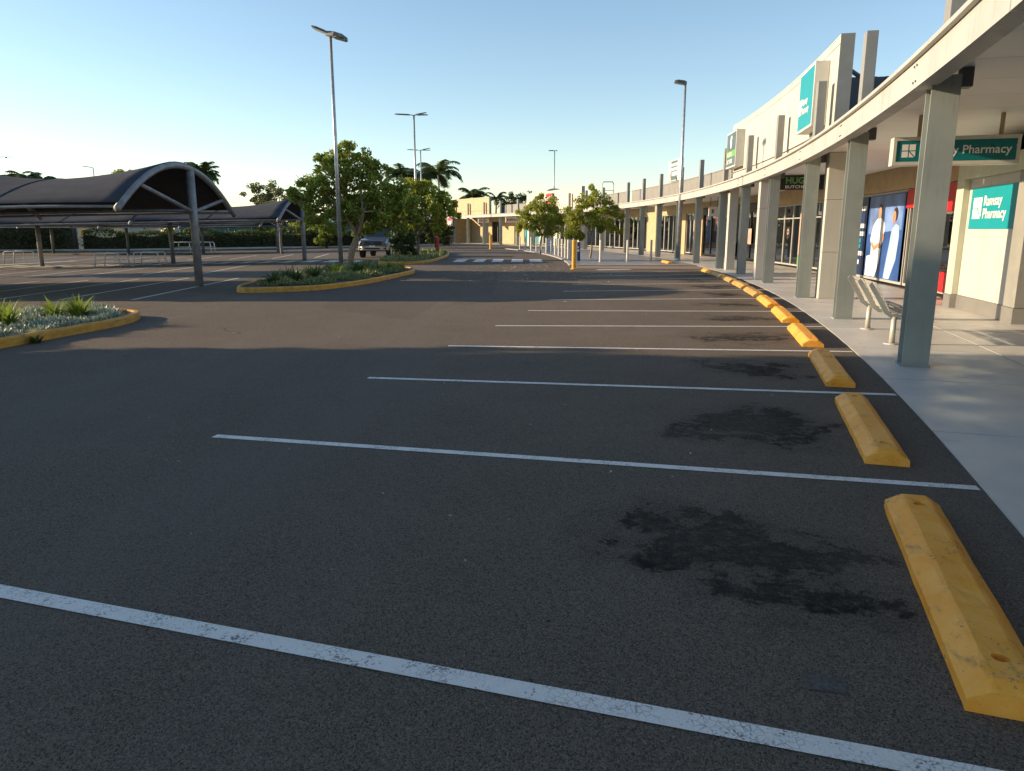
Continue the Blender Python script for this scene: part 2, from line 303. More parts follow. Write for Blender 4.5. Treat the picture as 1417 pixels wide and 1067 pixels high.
# ------------------------------------------------------------------ mesh helpers
class MB:
    def __init__(s): s.v = []; s.f = []
    def add(s, vs, fs):
        o = len(s.v); s.v += [tuple(v) for v in vs]; s.f += [tuple(i + o for i in f) for f in fs]; return s
    def box(s, c, d, mtx=None):
        x, y, z = (k / 2 for k in d)
        vs = [Vector((a * x, b * y, e * z)) for e in (-1, 1) for b in (-1, 1) for a in (-1, 1)]
        if mtx is not None: vs = [mtx @ v for v in vs]
        c = Vector(c); vs = [v + c for v in vs]
        return s.add(vs, [(0, 2, 3, 1), (4, 5, 7, 6), (0, 1, 5, 4), (2, 6, 7, 3), (1, 3, 7, 5), (0, 4, 6, 2)])
    def prism(s, poly, z0, z1, top=None):
        n = len(poly); top = top or poly
        vs = [(p[0], p[1], z0) for p in poly] + [(p[0], p[1], z1) for p in top]
        fs = [tuple(range(n - 1, -1, -1)), tuple(range(n, 2 * n))] + [(i, (i + 1) % n, n + (i + 1) % n, n + i) for i in range(n)]
        return s.add(vs, fs)
    def loft(s, rings, cap=True, closed=True):
        n = len(rings[0]); vs = [p for r in rings for p in r]; fs = []
        for k in range(len(rings) - 1):
            for i in range(n if closed else n - 1):
                j = (i + 1) % n; fs.append((k * n + i, k * n + j, (k + 1) * n + j, (k + 1) * n + i))
        if cap and closed: fs += [tuple(range(n - 1, -1, -1)), tuple((len(rings) - 1) * n + i for i in range(n))]
        return s.add(vs, fs)
    def tube(s, pts, rad, seg=8, cap=True):
        pts = [Vector(p) for p in pts]; rad = rad if isinstance(rad, (list, tuple)) else [rad] * len(pts)
        rings = []; up = None
        for i, p in enumerate(pts):
            d = (pts[min(i + 1, len(pts) - 1)] - pts[max(i - 1, 0)]).normalized()
            if up is None: up = Vector((0, 0, 1)) if abs(d.z) < 0.9 else Vector((1, 0, 0))
            a = d.cross(up)
            if a.length < 1e-4: a = d.cross(Vector((0, 1, 0)))
            a.normalize(); b = a.cross(d); up = b
            rings.append([p + (a * math.cos(2 * math.pi * k / seg) + b * math.sin(2 * math.pi * k / seg)) * rad[i] for k in range(seg)])
        return s.loft(rings, cap)
    def arc(s, t0, t1, r0, r1, z0, z1, step=0.6):
        n = max(1, int(math.ceil(abs(t1 - t0) / step)))
        rings = []
        for i in range(n + 1):
            t = t0 + (t1 - t0) * i / n
            rings.append([pol(t, r0, z0), pol(t, r1, z0), pol(t, r1, z1), pol(t, r0, z1)])
        if t1 > t0: rings = [r[::-1] for r in rings]
        return s.loft(rings)
    def pbox(s, t, r, z, dr, dt, dz):                       # box at a polar spot, sized radial x tangential x up
        m = Matrix((er(t), et(t), Vector((0, 0, 1)))).transposed()
        return s.box(pol(t, r, z), (dr, dt, dz), m)
    def cyl(s, c, r, h, seg=12, r2=None):
        c = Vector(c); r2 = r if r2 is None else r2
        return s.loft([[c + Vector((math.cos(2 * math.pi * k / seg) * q, math.sin(2 * math.pi * k / seg) * q, zz)) for k in range(seg)] for q, zz in ((r, 0), (r2, h))])
    def build(s, name, mat, parent=None, world=True, smooth=False, bevel=0.0, auto=None):
        me = bpy.data.meshes.new(name); me.from_pydata(s.v, [], s.f); me.update()
        o = bpy.data.objects.new(name, me); C.objects.link(o)
        me.materials.append(MAT[mat] if isinstance(mat, str) else mat)
        if smooth:
            for p in me.polygons: p.use_smooth = True
        if bevel:
            b = o.modifiers.new('bevel', 'BEVEL'); b.width = bevel; b.segments = 2; b.limit_method = 'ANGLE'; b.angle_limit = R_(35)
        if parent is not None:
            o.parent = parent
            if world: o.location = -wloc(parent)
        return o
def wloc(o):
    l = Vector(o.location)
    while o.parent is not None: o = o.parent; l += Vector(o.location)
    return l
def tag(o, label=None, cat=None, group=None, kind=None):
    if label: o['label'] = label
    if cat: o['category'] = cat
    if group: o['group'] = group
    if kind: o['kind'] = kind
    return o
def thing(name, label, cat, loc=(0, 0, 0), rz=0.0, group=None):
    o = bpy.data.objects.new(name, None); C.objects.link(o); o.location = loc; o.rotation_euler = (0, 0, rz)
    o.empty_display_size = 0.3
    return tag(o, label, cat, group)
def dup(root, loc, rz, label, scale=1.0):
    def cp(o, par):
        c = o.copy(); C.objects.link(c)
        if par is not None: c.parent = par
        for ch in o.children: cp(ch, c)
        return c
    r = cp(root, None); r.location = loc; r.rotation_euler = (0, 0, rz); r.scale = (scale,) * 3; r['label'] = label
    return r
def text(name, s, origin, right, up, height, mat, parent, offset=0.0, sx=1.0, ext=0.004, align='LEFT', shear=0.0):
    cu = bpy.data.curves.new('lettering', 'FONT'); cu.body = s; cu.size = 1.0; cu.align_x = align; cu.extrude = 0.0
    cu.offset = offset; cu.resolution_u = 3; cu.shear = shear
    tmp = bpy.data.objects.new('lettering', cu); C.objects.link(tmp)
    bpy.context.view_layer.update()
    me = bpy.data.meshes.new_from_object(tmp.evaluated_get(bpy.context.evaluated_depsgraph_get()))
    bpy.data.objects.remove(tmp); bpy.data.curves.remove(cu)
    right = Vector(right).normalized(); up = Vector(up).normalized(); nr = right.cross(up)
    k = height / 0.70
    for v in me.vertices:
        v.co = Vector(origin) + right * (v.co.x * k * sx) + up * (v.co.y * k) + nr * (ext + v.co.z)
    me.materials.clear(); me.materials.append(MAT[mat]); me.name = name
    o = bpy.data.objects.new(name, me); C.objects.link(o); o.parent = parent; o.location = -wloc(parent)
    return o
def flat(mb, origin, right, up, poly, ext):
    right = Vector(right); up = Vector(up); nr = right.cross(up); o = Vector(origin)
    mb.add([o + right * x + up * y + nr * ext for x, y in poly], [tuple(range(len(poly)))])
    return mb
def ell(cx, cy, rx, ry, n=14, a0=0, a1=360):
    return [(cx + rx * math.cos(R_(a0 + (a1 - a0) * i / n)), cy + ry * math.sin(R_(a0 + (a1 - a0) * i / n))) for i in range(n if a1 - a0 == 360 else n + 1)]
def rect(x0, y0, x1, y1): return [(x0, y0), (x1, y0), (x1, y1), (x0, y1)]

# ------------------------------------------------------------------ SETTING
g = MB(); xs = [-700, -220, -60, -25, -18, -11, 0, 60, 220, 700]; ys = [-60, 0, 30, 60, 120, 400, 1500]
for y in ys:
    for x in xs: g.v.append((x, y, gz(x)))
nx = len(xs)
for j in range(len(ys) - 1):
    for i in range(nx - 1): a = j * nx + i; g.f.append((a, a + 1, a + 1 + nx, a + nx))
tag(g.build('ground', 'asphalt'), 'dark grey asphalt car park with oil stains and light grit', kind='structure')

def strip(a, b, w, z=0.004, seg=1, mat='line_paint', name='parking_line', label=None):
    a = Vector((a[0], a[1], 0)); b = Vector((b[0], b[1], 0)); d = (b - a).normalized(); n = Vector((-d.y, d.x, 0)) * w / 2
    m = MB(); k = 8
    for i in range(k + 1):
        p = a.lerp(b, i / k)
        for q in (p - n, p + n): m.v.append((q.x, q.y, gz(q.x) + z))
    for i in range(k): m.f.append((2 * i, 2 * i + 2, 2 * i + 3, 2 * i + 1))
    return tag(m.build(name, mat), label, kind='structure')
TL = [-19.9, -18.62, -17.29, -16.0, -14.75, -13.41, -12.1, -10.73, -9.4, -8.25, -7.1, -6.0]
TR = [-19.83, -18.34, -16.89, -15.48, -14.09, -12.83, -11.3, -9.9, -8.55, -7.3, -6.1, -4.9]
for i, (a, b) in enumerate(zip(TL, TR)):
    p, q = pol(a, -5.95), pol(b, -0.52)
    if i == 0: p, q = Vector((-3.36, 3.40, 0)), Vector((1.68, 1.83, 0))
    strip(p, q, 0.085 if i else 0.095, label='white painted bay line running to the footpath edge')
for i in range(9):                                          # bays under the near carport
    x = -8.95 - 1.72 * i
    strip((x, 17.4), (x - 0.45, 25.6), 0.09, label='white bay line under the near shade canopy')
for i in range(9):
    x = -11.9 - 2.3 * i
    strip((x, 28.6), (x - 0.9, 36.5), 0.09, label='white bay line under the middle shade canopy')
for i in range(9):
    x = -12 - 2.6 * i
    strip((x, 45.5), (x - 1.2, 54), 0.1, label='white bay line in the far part of the car park')
for x0, x1 in ((-3.12, -2.52), (-2.07, -1.49), (-1.09, -0.51), (-0.05, 0.57), (0.93, 1.60)):
    strip(((x0 + x1) / 2, 38.9), ((x0 + x1) / 2 + 0.05, 42.4), x1 - x0, name='crossing_stripe', label='white zebra crossing bar across the main aisle')
for i in range(17):
    x = -8.4 - 1.15 * i
    strip((x, 38.6), (x, 41.0), 0.72, name='crossing_stripe', label='white zebra crossing bar beneath the middle carport')
strip((-29, 38.6), (-27.5, 47), 0.5, label='wide white painted line at the left of the car park')
strip((-16, 62.4), (-45, 60.6), 0.5, label='pale kerb line in front of the hedge')
strip((3.55, 31.0), (5.0, 31.45), 0.42, label='white painted patch beside the yellow bollard')

strip((1.06, 2.40), (1.20, 2.37), 0.11, z=0.003, mat='asphalt_patch', name='asphalt_patch', label='small dark square asphalt patch near the first bay line')
# footpath in slabs with recessed joints
base = MB(); base.arc(-24, 33.5, -0.5, 6.0, -0.12, -0.002, 0.5)
fp = tag(base.build('footpath', 'joint_dark'), 'pale concrete footpath under the walkway canopy', kind='structure')
t = -21.1
slab_rows = [(-0.5, 1.28), (1.29, 3.34)]
while t < 33:
    w = 1.16
    for r0, r1 in slab_rows:
        m = MB(); m.arc(t + 0.006, t + w - 0.006, r0 + 0.006, r1 - 0.006, -0.05, 0.008 + random.uniform(0, 0.002), 0.6)
        m.build('paving_slab', 'footpath_concrete', fp)
    t += w
pz = MB(); pz.arc(-2.75, 14.5, -6.25, -0.52, -0.1, 0.004, 0.5)
pz_o = tag(pz.build('plaza_paving', 'joint_dark'), 'grey paved plaza behind the bollards', kind='structure')
t = -2.75
while t < 14.3:
    for r0, r1 in ((-6.1, -4.2), (-4.19, -2.3), (-2.29, -0.52)):
        m = MB(); m.arc(t + 0.004, t + 0.95 - 0.004, r0 + 0.005, r1 - 0.005, -0.05, 0.02, 0.6); m.build('paving_slab', 'plaza_concrete', pz_o)
    t += 0.95
m = MB(); m.arc(-2.9, 14.5, -6.42, -6.11, -0.1, 0.055, 0.4); m.arc(-2.92, -2.76, -6.1, -1.3, -0.1, 0.05, 0.2)
tag(m.build('kerb', 'kerb_concrete', bevel=0.015), 'low pale kerb along the bollard row', kind='structure')
m = MB(); m.arc(-4.1, -2.93, -6.2, -0.55, -0.1, 0.003, 0.4)  # sunlit band between two shadows, put into the strip's own colour
tag(m.build('sunlit_strip', 'sunlit_paving'), 'tan strip coloured as sunlit ground at the end of the parking bays', kind='structure')

# ------------------------------------------------------------------ foliage helpers
def leaf_cards(mb, centre, rad, n, size, flat_=0.35, squash=1.0, rng=random, shell=0.0):
    c = Vector(centre)
    for _ in range(n):
        while True:
            d = Vector((rng.uniform(-1, 1), rng.uniform(-1, 1), rng.uniform(-1, 1)))
            l = d.length
            if l < 1 and l >= shell: break
        p = c + Vector((d.x * rad, d.y * rad, d.z * rad * squash))
        nrm = Vector((rng.gauss(0, 1), rng.gauss(0, 1), rng.gauss(0, 1) + flat_ * 2)).normalized()
        a = nrm.orthogonal().normalized(); a = (Matrix.Rotation(rng.uniform(0, 6.28), 3, nrm) @ a); b = nrm.cross(a)
        s1 = size * rng.uniform(0.65, 1.3); s2 = s1 * 0.52
        fold = nrm * s1 * 0.16
        mb.add([p - a * s1 * 0.5, p + b * s2 * 0.5 + fold, p + a * s1 * 0.5, p - b * s2 * 0.5 + fold], [(0, 1, 2), (0, 2, 3)])
def limb(mb, a, b, r0, r1, wob=0.12, k=5, seg=7, rng=random):
    a, b = Vector(a), Vector(b); L = (b - a).length; pts = []; rr = []
    o1 = Vector((rng.gauss(0, 1), rng.gauss(0, 1), rng.gauss(0, .4))) * wob * L
    for i in range(k + 1):
        f = i / k; pts.append(a.lerp(b, f) + o1 * math.sin(math.pi * f) * 0.5); rr.append(r0 + (r1 - r0) * f)
    mb.tube(pts, rr, seg); return pts
def tree(name, label, loc, trunk_top, trunk_r, clumps, leaf, bark, leaf_mat, n_leaf, group=None, seed=1, stems=1, squash=0.8, extra=None, cat='tree'):
    """clumps: list of (x, y, z, radius) relative to loc"""
    rng = random.Random(seed)
    root = thing(name, label, cat, loc, 0, group)
    tb = MB(); cb = MB(); top = Vector(trunk_top)
    fork = top
    limb(tb, (0, 0, -0.1), fork, trunk_r, trunk_r * 0.72, 0.10, 6, 9, rng)
    heads = []
    for s_ in range(stems):
        a = s_ / stems * 6.28 + rng.uniform(0, 1)
        h = fork + Vector((math.cos(a) * 0.55, math.sin(a) * 0.55, 0.8)) * max(0.5, trunk_r * 7)
        limb(tb, fork - Vector((0, 0, 0.06)), h, trunk_r * 0.62, trunk_r * 0.42, 0.1, 4, 7, rng); heads.append(h)
    vol = sum(c[3] ** 2 for c in clumps)
    for (x, y, z, r) in clumps:
        c = Vector((x, y, z)); h = min(heads, key=lambda q: (q - c).length)
        pts = limb(tb, h, c, trunk_r * 0.36, trunk_r * 0.12, 0.12, 5, 6, rng)
        for q in range(3):
            e = c + Vector((rng.gauss(0, 1), rng.gauss(0, 1), rng.gauss(0, .7))) * r * 0.36
            limb(tb, pts[3], e, trunk_r * 0.13, trunk_r * 0.05, 0.1, 3, 5, rng)
        k = int(n_leaf * r * r / vol)
        sub = max(3, int(k / 45))
        for q in range(sub):
            while True:
                d = Vector((rng.uniform(-1, 1), rng.uniform(-1, 1), rng.uniform(-1, 1)))
                if d.length < 1: break
            d.z *= squash
            leaf_cards(cb, c + d * r * 0.92, r * rng.uniform(0.26, 0.5), k // sub, leaf, 0.3, 0.75, rng)
    tb.build('trunk', bark, root, world=False, smooth=True)
    cb.build('crown', leaf_mat, root, world=False)
    if extra: extra(root)
    return root
def blob_clumps(rx, ry, z0, z1, n, r, seed):
    rng = random.Random(seed); out = []; zc = (z0 + z1) / 2; rz = (z1 - z0) / 2
    while len(out) < n:
        d = Vector((rng.uniform(-1, 1), rng.uniform(-1, 1), rng.uniform(-1, 1)))
        if 0.35 < d.length < 1.0: out.append((d.x * (rx - r * 0.6), d.y * (ry - r * 0.6), zc + d.z * (rz - r * 0.6), r * rng.uniform(0.75, 1.2)))
    return out
def palm(label, loc, h, crown_r, seed, n=20, droop=0.8):
    rng = random.Random(seed); root = thing('palm_tree', label, 'palm', loc, 0, 'palms on the skyline')
    tb = MB(); lean = Vector((rng.uniform(-.3, .3), rng.uniform(-.3, .3), 0))
    tb.tube([(0, 0, -.2), lean * .3 + Vector((0, 0, h * .5)), lean + Vector((0, 0, h))], [0.2, 0.15, 0.12], 8)
    tb.build('trunk', 'bark_grey', root, world=False, smooth=True)
    for i in range(n):
        a = i / n * 6.283 * 1.618 * 3 + rng.uniform(-.2, .2); el = rng.uniform(0.15, 1.25); L = crown_r * rng.uniform(0.85, 1.15)
        fb = MB(); pts = []
        d = Vector((math.cos(a), math.sin(a), 0)); p = lean + Vector((0, 0, h)); ang = el; K = 9
        for k in range(K + 1):
            pts.append(p.copy()); p = p + (d * math.cos(ang) + Vector((0, 0, 1)) * math.sin(ang)) * (L / K); ang -= (0.16 + 0.035 * k) * droop * 0.85
        fb.tube(pts, [0.04 - 0.0035 * k for k in range(K + 1)], 4)
        side = d.cross(Vector((0, 0, 1)))
        for k in range(1, K + 1):
            for q in (0.0, 0.33, 0.66):
                if k == K and q: continue
                o = pts[k].lerp(pts[min(k + 1, K)], q); tdir = (pts[min(k + 1, K)] - pts[k - 1]).normalized()
                ll = crown_r * 0.34 * math.sin(math.pi * min(0.97, (k + q) / (K + 0.8))) + 0.12
                for sg in (-1, 1):
                    tip = o + side * sg * ll * 0.72 + tdir * ll * 0.55 - Vector((0, 0, ll * rng.uniform(.25, .6)))
                    w = tdir * 0.12
                    fb.add([o - w, o + w, tip], [(0, 1, 2)])
        fb.build('frond', 'leaf_palm', root, world=False)
    return root
def strap_clump(name, label, loc, n, L, mat, seed, group):
    rng = random.Random(seed); m = MB()
    for i in range(n):
        a = rng.uniform(0, 6.283); el = rng.uniform(0.75, 1.5); l = L * rng.uniform(0.6, 1.1); w = rng.uniform(0.016, 0.03)
        d = Vector((math.cos(a), math.sin(a), 0)); s_ = Vector((-d.y, d.x, 0)); p = d * rng.uniform(0, 0.07); ang = el; K = 5; vs = []
        for k in range(K + 1):
            ww = w * (1 - (k / K) ** 2 * 0.95); vs += [p + s_ * ww, p - s_ * ww]
            p = p + (d * math.cos(ang) + Vector((0, 0, 1)) * math.sin(ang)) * (l / K); ang -= rng.uniform(0.08, 0.32)
        m.add(vs, [(2 * k, 2 * k + 1, 2 * k + 3, 2 * k + 2) for k in range(K)])
    o = m.build(name, mat); o.location = loc; return tag(o, label, 'plant', group)
def inside(p, poly):
    x, y = p; c = False; n = len(poly)
    for i in range(n):
        x0, y0 = poly[i]; x1, y1 = poly[i - 1]
        if (y0 > y) != (y1 > y) and x < (x1 - x0) * (y - y0) / (y1 - y0) + x0: c = not c
    return c
def cover(name, label, poly, z, n, h, mat, seed, blobs=None, prof=None):
    rng = random.Random(seed); m = MB()
    x0, x1 = min(p[0] for p in poly), max(p[0] for p in poly); y0, y1 = min(p[1] for p in poly), max(p[1] for p in poly)
    k = 0
    while k < n:
        x, y = rng.uniform(x0, x1), rng.uniform(y0, y1)
        if not inside((x, y), poly): continue
        if blobs and not any((x - b[0]) ** 2 + (y - b[1]) ** 2 < b[2] ** 2 * rng.uniform(.6, 1) for b in blobs): continue
        k += 1
        hh = h * (0.65 + 0.35 * math.sin(x * 5.1 + 1) * math.cos(y * 4.3)) * rng.uniform(0.55, 1.1)
        p = Vector((x, y, gz(x) + z + hh * rng.uniform(0.0, 0.55)))
        a = rng.uniform(0, 6.283); tl = rng.uniform(0, .7)
        up = Vector((math.cos(a) * tl, math.sin(a) * tl, 1)).normalized() * hh * 0.5; s_ = Vector((math.sin(a), -math.cos(a), 0)) * rng.uniform(.012, .022) * (h / .22)
        m.add([p - s_ * .5, p + up * .5 + s_, p + up, p + up * .5 - s_], [(0, 1, 2), (0, 2, 3)])
    return tag(m.build(name, mat), label, kind='stuff')

# ------------------------------------------------------------------ garden islands
def offset_poly(poly, d):
    n = len(poly); out = []
    for i in range(n):
        a, b, c = Vector(poly[i - 1]), Vector(poly[i]), Vector(poly[(i + 1) % n])
        e1 = (b - a).normalized(); e2 = (c - b).normalized(); n1 = Vector((-e1.y, e1.x)); n2 = Vector((-e2.y, e2.x))
        mm = (n1 + n2); mm = mm / max(mm.length_squared, .3) * 2
        out.append(tuple(b + mm * d * 0.5 * 1.0))
    return out
def chaikin(poly, k=2):
    for _ in range(k):
        q = []
        for i in range(len(poly)):
            a, b = Vector(poly[i]), Vector(poly[(i + 1) % len(poly)]); q += [tuple(a.lerp(b, .25)), tuple(a.lerp(b, .75))]
        poly = q
    return poly
def island(poly, label, kerb_h=0.14):
    poly = chaikin(poly, 2); inn = offset_poly(poly, 0.17)
    m = MB(); n = len(poly)
    zs = [gz(p[0]) for p in poly]
    vs = [(p[0], p[1], z - .05) for p, z in zip(poly, zs)] + [(p[0], p[1], z + kerb_h - .03) for p, z in zip(offset_poly(poly, 0.012), zs)] \
       + [(p[0], p[1], z + kerb_h) for p, z in zip(offset_poly(poly, 0.05), zs)] + [(p[0], p[1], z + kerb_h) for p, z in zip(inn, zs)] + [(p[0], p[1], z - .05) for p, z in zip(inn, zs)]
    for k in range(4):
        for i in range(n): j = (i + 1) % n; m.f.append((k * n + i, k * n + j, (k + 1) * n + j, (k + 1) * n + i))
    m.v = vs
    ko = tag(m.build('garden_island', 'yellow_kerb'), label, kind='structure')
    s_ = MB(); s_.add([(p[0], p[1], gz(p[0]) + kerb_h - .035) for p in inn], [tuple(range(n))]); s_.build('soil', 'soil', ko)
    return inn
P1 = [(-6.62, 12.95), (-7.15, 14.25), (-9.9, 14.3), (-10.4, 12), (-10.4, 4.2), (-9.6, 3.2), (-8.2, 3.2), (-7.5, 7.5), (-6.95, 10.9)]
P2 = [(-3.62, 29.2), (-4.6, 31.6), (-6.6, 31.8), (-7.55, 29), (-7.75, 22), (-7.35, 19.3), (-6.4, 19.5), (-5.3, 20.1), (-4.5, 22.2), (-4.0, 25.5)]
P3 = [(-4.05, 38.8), (-3.95, 47), (-4.6, 54.5), (-6.3, 54.5), (-6.75, 47), (-6.75, 37), (-6.3, 35.9), (-4.7, 35.9)]
i1 = island(P1, 'yellow kerbed garden island at the left edge of the aisle')
i2 = island(P2, 'yellow kerbed garden island beside the tall light pole')
i3 = island(P3, 'pale kerbed garden island beside the zebra crossing')
cover('ground_cover', 'low silver grey ground cover on the nearest island', i1, 0.10, 15000, 0.21, 'leaf_silver', 3, [(-7.2, 11.3, .55), (-7.25, 12.2, .6), (-7.35, 12.9, .5), (-7.6, 10.3, .6), (-7.8, 13.6, .5), (-8.2, 12, .7), (-8.2, 10.8, .6), (-8.4, 13.4, .7), (-8, 9.4, .7)])
cover('ground_cover', 'low grey green ground cover on the pole island', i2, 0.10, 15000, 0.30, 'leaf_cover', 4, [(-5.6, 21.3, .6), (-5.0, 23.2, .6), (-6.6, 21, .6), (-4.8, 25, .55), (-4.5, 27, .6), (-4.9, 29.2, .8), (-5.6, 24, .7), (-5.7, 27, .9), (-6.8, 23, .7), (-6.8, 25.5, .8), (-6.6, 29, .9)])
cover('ground_cover', 'low dark green ground cover on the crossing island', i3, 0.10, 9000, 0.38, 'leaf_cover', 5)
sp = [(-7.95, 11.55, .52, 0, 'spiky bright green strap-leaf plant at the left edge of the nearest island'),
      (-7.75, 12.45, .48, 0, 'upright strap-leaf plant, middle of the nearest island'),
      (-7.5, 12.75, .52, 0, 'sunlit strap-leaf plant nearest the tip of the nearest island'),
      (-8.7, 12.5, .45, 0, 'small yellow green strap-leaf plant at the back of the nearest island')]
for i, (x, y, L, k, lb) in enumerate(sp): strap_clump('strap_leaf_plant', lb, (x, y, .10), 80, L, 'leaf_strap', 20 + i, 'strap-leaf plants on the nearest island')
sp2 = [(-6.7, 20.9, .55, 1), (-6.35, 21.9, .6, 1), (-6.85, 22.6, .6, 1), (-6.1, 23.2, .62, 1), (-6.6, 24.4, .6, 1), (-5.9, 25.3, .62, 0), (-5.5, 26.6, .6, 1), (-6.3, 26.4, .6, 1), (-5.1, 28, .55, 0), (-5.6, 28.9, .6, 0), (-4.7, 28.6, .5, 0), (-4.35, 29.3, .42, 0)]
w2 = ['front corner', 'front row', 'left edge', 'middle front', 'left of the pole', 'light green one before the pole', 'dark one before the tree', 'foot of the pole', 'sunlit one right of the trunk', 'foot of the leaning trunk', 'pale one near the right tip', 'last small one at the right tip']
for i, (x, y, L, k) in enumerate(sp2):
    strap_clump('strap_leaf_plant', 'strap-leaf plant on the pole island, ' + w2[i], (x, y, .10), 54, L, 'leaf_strap_dark' if k else 'leaf_strap', 40 + i, 'strap-leaf plants on the pole island')
strap_clump('weed', 'small weed growing at the foot of the nearest yellow kerb', (-6.93, 10.62, 0), 40, .16, 'leaf_strap_dark', 77, None)

# ------------------------------------------------------------------ walkway canopies (columns, posts, fascia, soffit)
COLS = [-18.45, -15.96, -13.43, -11.16, -8.54, -6.12, -3.92, -1.36, 0.85, 3.25, 5.36, 7.35]
COLS2 = [10.6, 12.9, 15.2, 17.6, 20.0, 22.4, 24.9, 27.3, 29.6, 31.6]
FZ0, FZ1, SOF = 3.17, 3.47, 3.36
def column(t, par):
    m = MB()
    for sg in (-1, 1): m.box(pol(t, 0, 1.64) + et(t) * sg * 0.121, (0.29, 0.018, 3.28), Matrix((er(t), et(t), Vector((0, 0, 1)))).transposed())
    m.pbox(t, 0, 1.64, 0.014, 0.223, 3.276)
    c = m.build('column', 'steel_grey', par)
    b = MB(); b.pbox(t, 0.0, 0.016, 0.33, 0.29, 0.02) ; b.build('base_plate', 'steel_grey', c)
    k = MB(); k.pbox(t, 0.21, 3.255, 0.12, 0.16, 0.20); k.build('bracket', 'steel_dark', c)
def canopy(label, t0, t1, cols, loc, posts=True):
    root = thing('walkway_canopy', label, 'canopy', loc)
    for t in cols:
        column(t, root)
        if posts:
            p = MB(); p.pbox(t + 0.10, 0.09, 4.245, 0.19, 0.26, 1.45); p.build('post', 'blade_grey', root, bevel=0.008)
    # fascia lengths meet midway between columns
    cuts = [t0] + [(a + b) / 2 - 0.35 for a, b in zip(cols, cols[1:])] + [t1]
    for a, b in zip(cuts, cuts[1:]):
        m = MB(); m.arc(a + .003, b - .003, -0.30, -0.285, FZ0, FZ1, 0.4); m.arc(a + .003, b - .003, -0.284, -0.10, FZ0, FZ0 + 0.014, 0.4)
        f = m.build('fascia_panel', 'fascia_cream', root)
        c2 = MB(); c2.arc(a, b, -0.36, -0.18, FZ1 + 0.002, FZ1 + 0.055, 0.4); c2.build('gutter', 'fascia_cream', f, bevel=0.006)
        if a < 9:
            for t in cols:
                if a < t < b:
                    for dt in (-.03, .03):
                        for z in (FZ0 + .07, FZ1 - .06): bl = MB(); bl.pbox(t + dt, -0.305, z, 0.014, 0.022, 0.022); bl.build('bolt', 'steel_dark', f)
    w = 0.6; t = t0
    while t < t1 - .01:
        e = min(t + w, t1)
        m = MB(); m.arc(t + .0025, e - .0025, -0.098, 3.22, SOF, SOF + 0.03, 0.6); m.build('soffit_panel', 'soffit_white', root); t = e
    m = MB(); m.arc(t0, t1, -0.178, 3.3, SOF + .035, SOF + .09, 0.5); m.build('deck', 'roof_dark', root)
    for a, b in zip(cols, cols[1:]):
        pass
    return root
can1 = canopy('long curved walkway canopy on grey steel columns in front of the near shops', -21.0, 7.95, COLS, pol(-6, 0))
can2 = canopy('curved walkway canopy on columns in front of the far shops', 10.2, 32.3, COLS2, pol(20, 0))

# ------------------------------------------------------------------ shop buildings
GR = 3.34                                                   # radius offset of the shopfront line
def window(par, t0, t1, z0=0.10, z1=2.72, mat='alu', mull=0, transom=None, r=GR):
    f = MB(); w = 0.05 / RAD * 57.3
    f.arc(t0, t0 + w, r - .05, r + .05, z0, z1, 1); f.arc(t1 - w, t1, r - .05, r + .05, z0, z1, 1)
    f.arc(t0 + w, t1 - w, r - .05, r + .05, z0, z0 + .07, 1); f.arc(t0 + w, t1 - w, r - .05, r + .05, z1 - .06, z1, 1)
    if transom: f.arc(t0 + w, t1 - w, r - .03, r + .03, transom, transom + .05, 1)
    o = f.build('window', mat, par)
    p = MB(); p.arc(t0 + w, t1 - w, r - .006, r + .006, z0 + .07, z1 - .06, 1); p.build('pane', 'shop_glass', o)
    return o
def shop_shell(par, t0, t1, depth=9.0):
    m = MB(); m.arc(t0, t1, depth, depth + .2, 0, 4.3, 0.6); m.build('back_wall', 'wall_grey', par)
    m = MB(); m.arc(t0, t1, GR - .08, depth, 0.0, 0.03, 0.6); m.build('shop_floor', 'interior_floor', par)
    m = MB(); m.arc(t0, t1, GR + .12, depth, 2.95, 3.0, 0.6); m.build('shop_ceiling', 'interior_dark', par)
    m = MB(); m.arc(t0, t1, 3.5, depth + .3, 3.62, 3.75, 0.6); m.build('roof', 'roof_dark', par)
def bulkhead(par, t0, t1, mat, z0=2.73, z1=3.6):
    m = MB(); m.arc(t0, t1, GR - .1, GR + .1, z0, z1, 0.6); m.build('bulkhead', mat, par)
def pier(par, t0, t1, mat, r0=GR - .12, r1=GR + .3, z1=2.725):
    m = MB(); m.arc(t0, t1, r0, r1, 0.012, z1, 1); m.build('wall', mat, par)
def parapet(par, t0, t1, r=1.25, z1=4.52):
    n = max(1, round((t1 - t0) / 0.62)); w = (t1 - t0) / n
    for i in range(n):
        m = MB(); m.arc(t0 + i * w + .004, t0 + (i + 1) * w - .004, r, r + .06, 3.5, z1, 1); m.build('parapet_panel', 'parapet_grey', par)
    m = MB(); m.arc(t0, t1, r + .062, r + .12, 3.48, z1 - .02, .6); m.build('parapet_backing', 'roof_dark', par)
    m = MB(); m.arc(t0, t1, r - .03, r + .15, z1 + .002, z1 + .05, .6); m.build('capping', 'blade_grey', par)

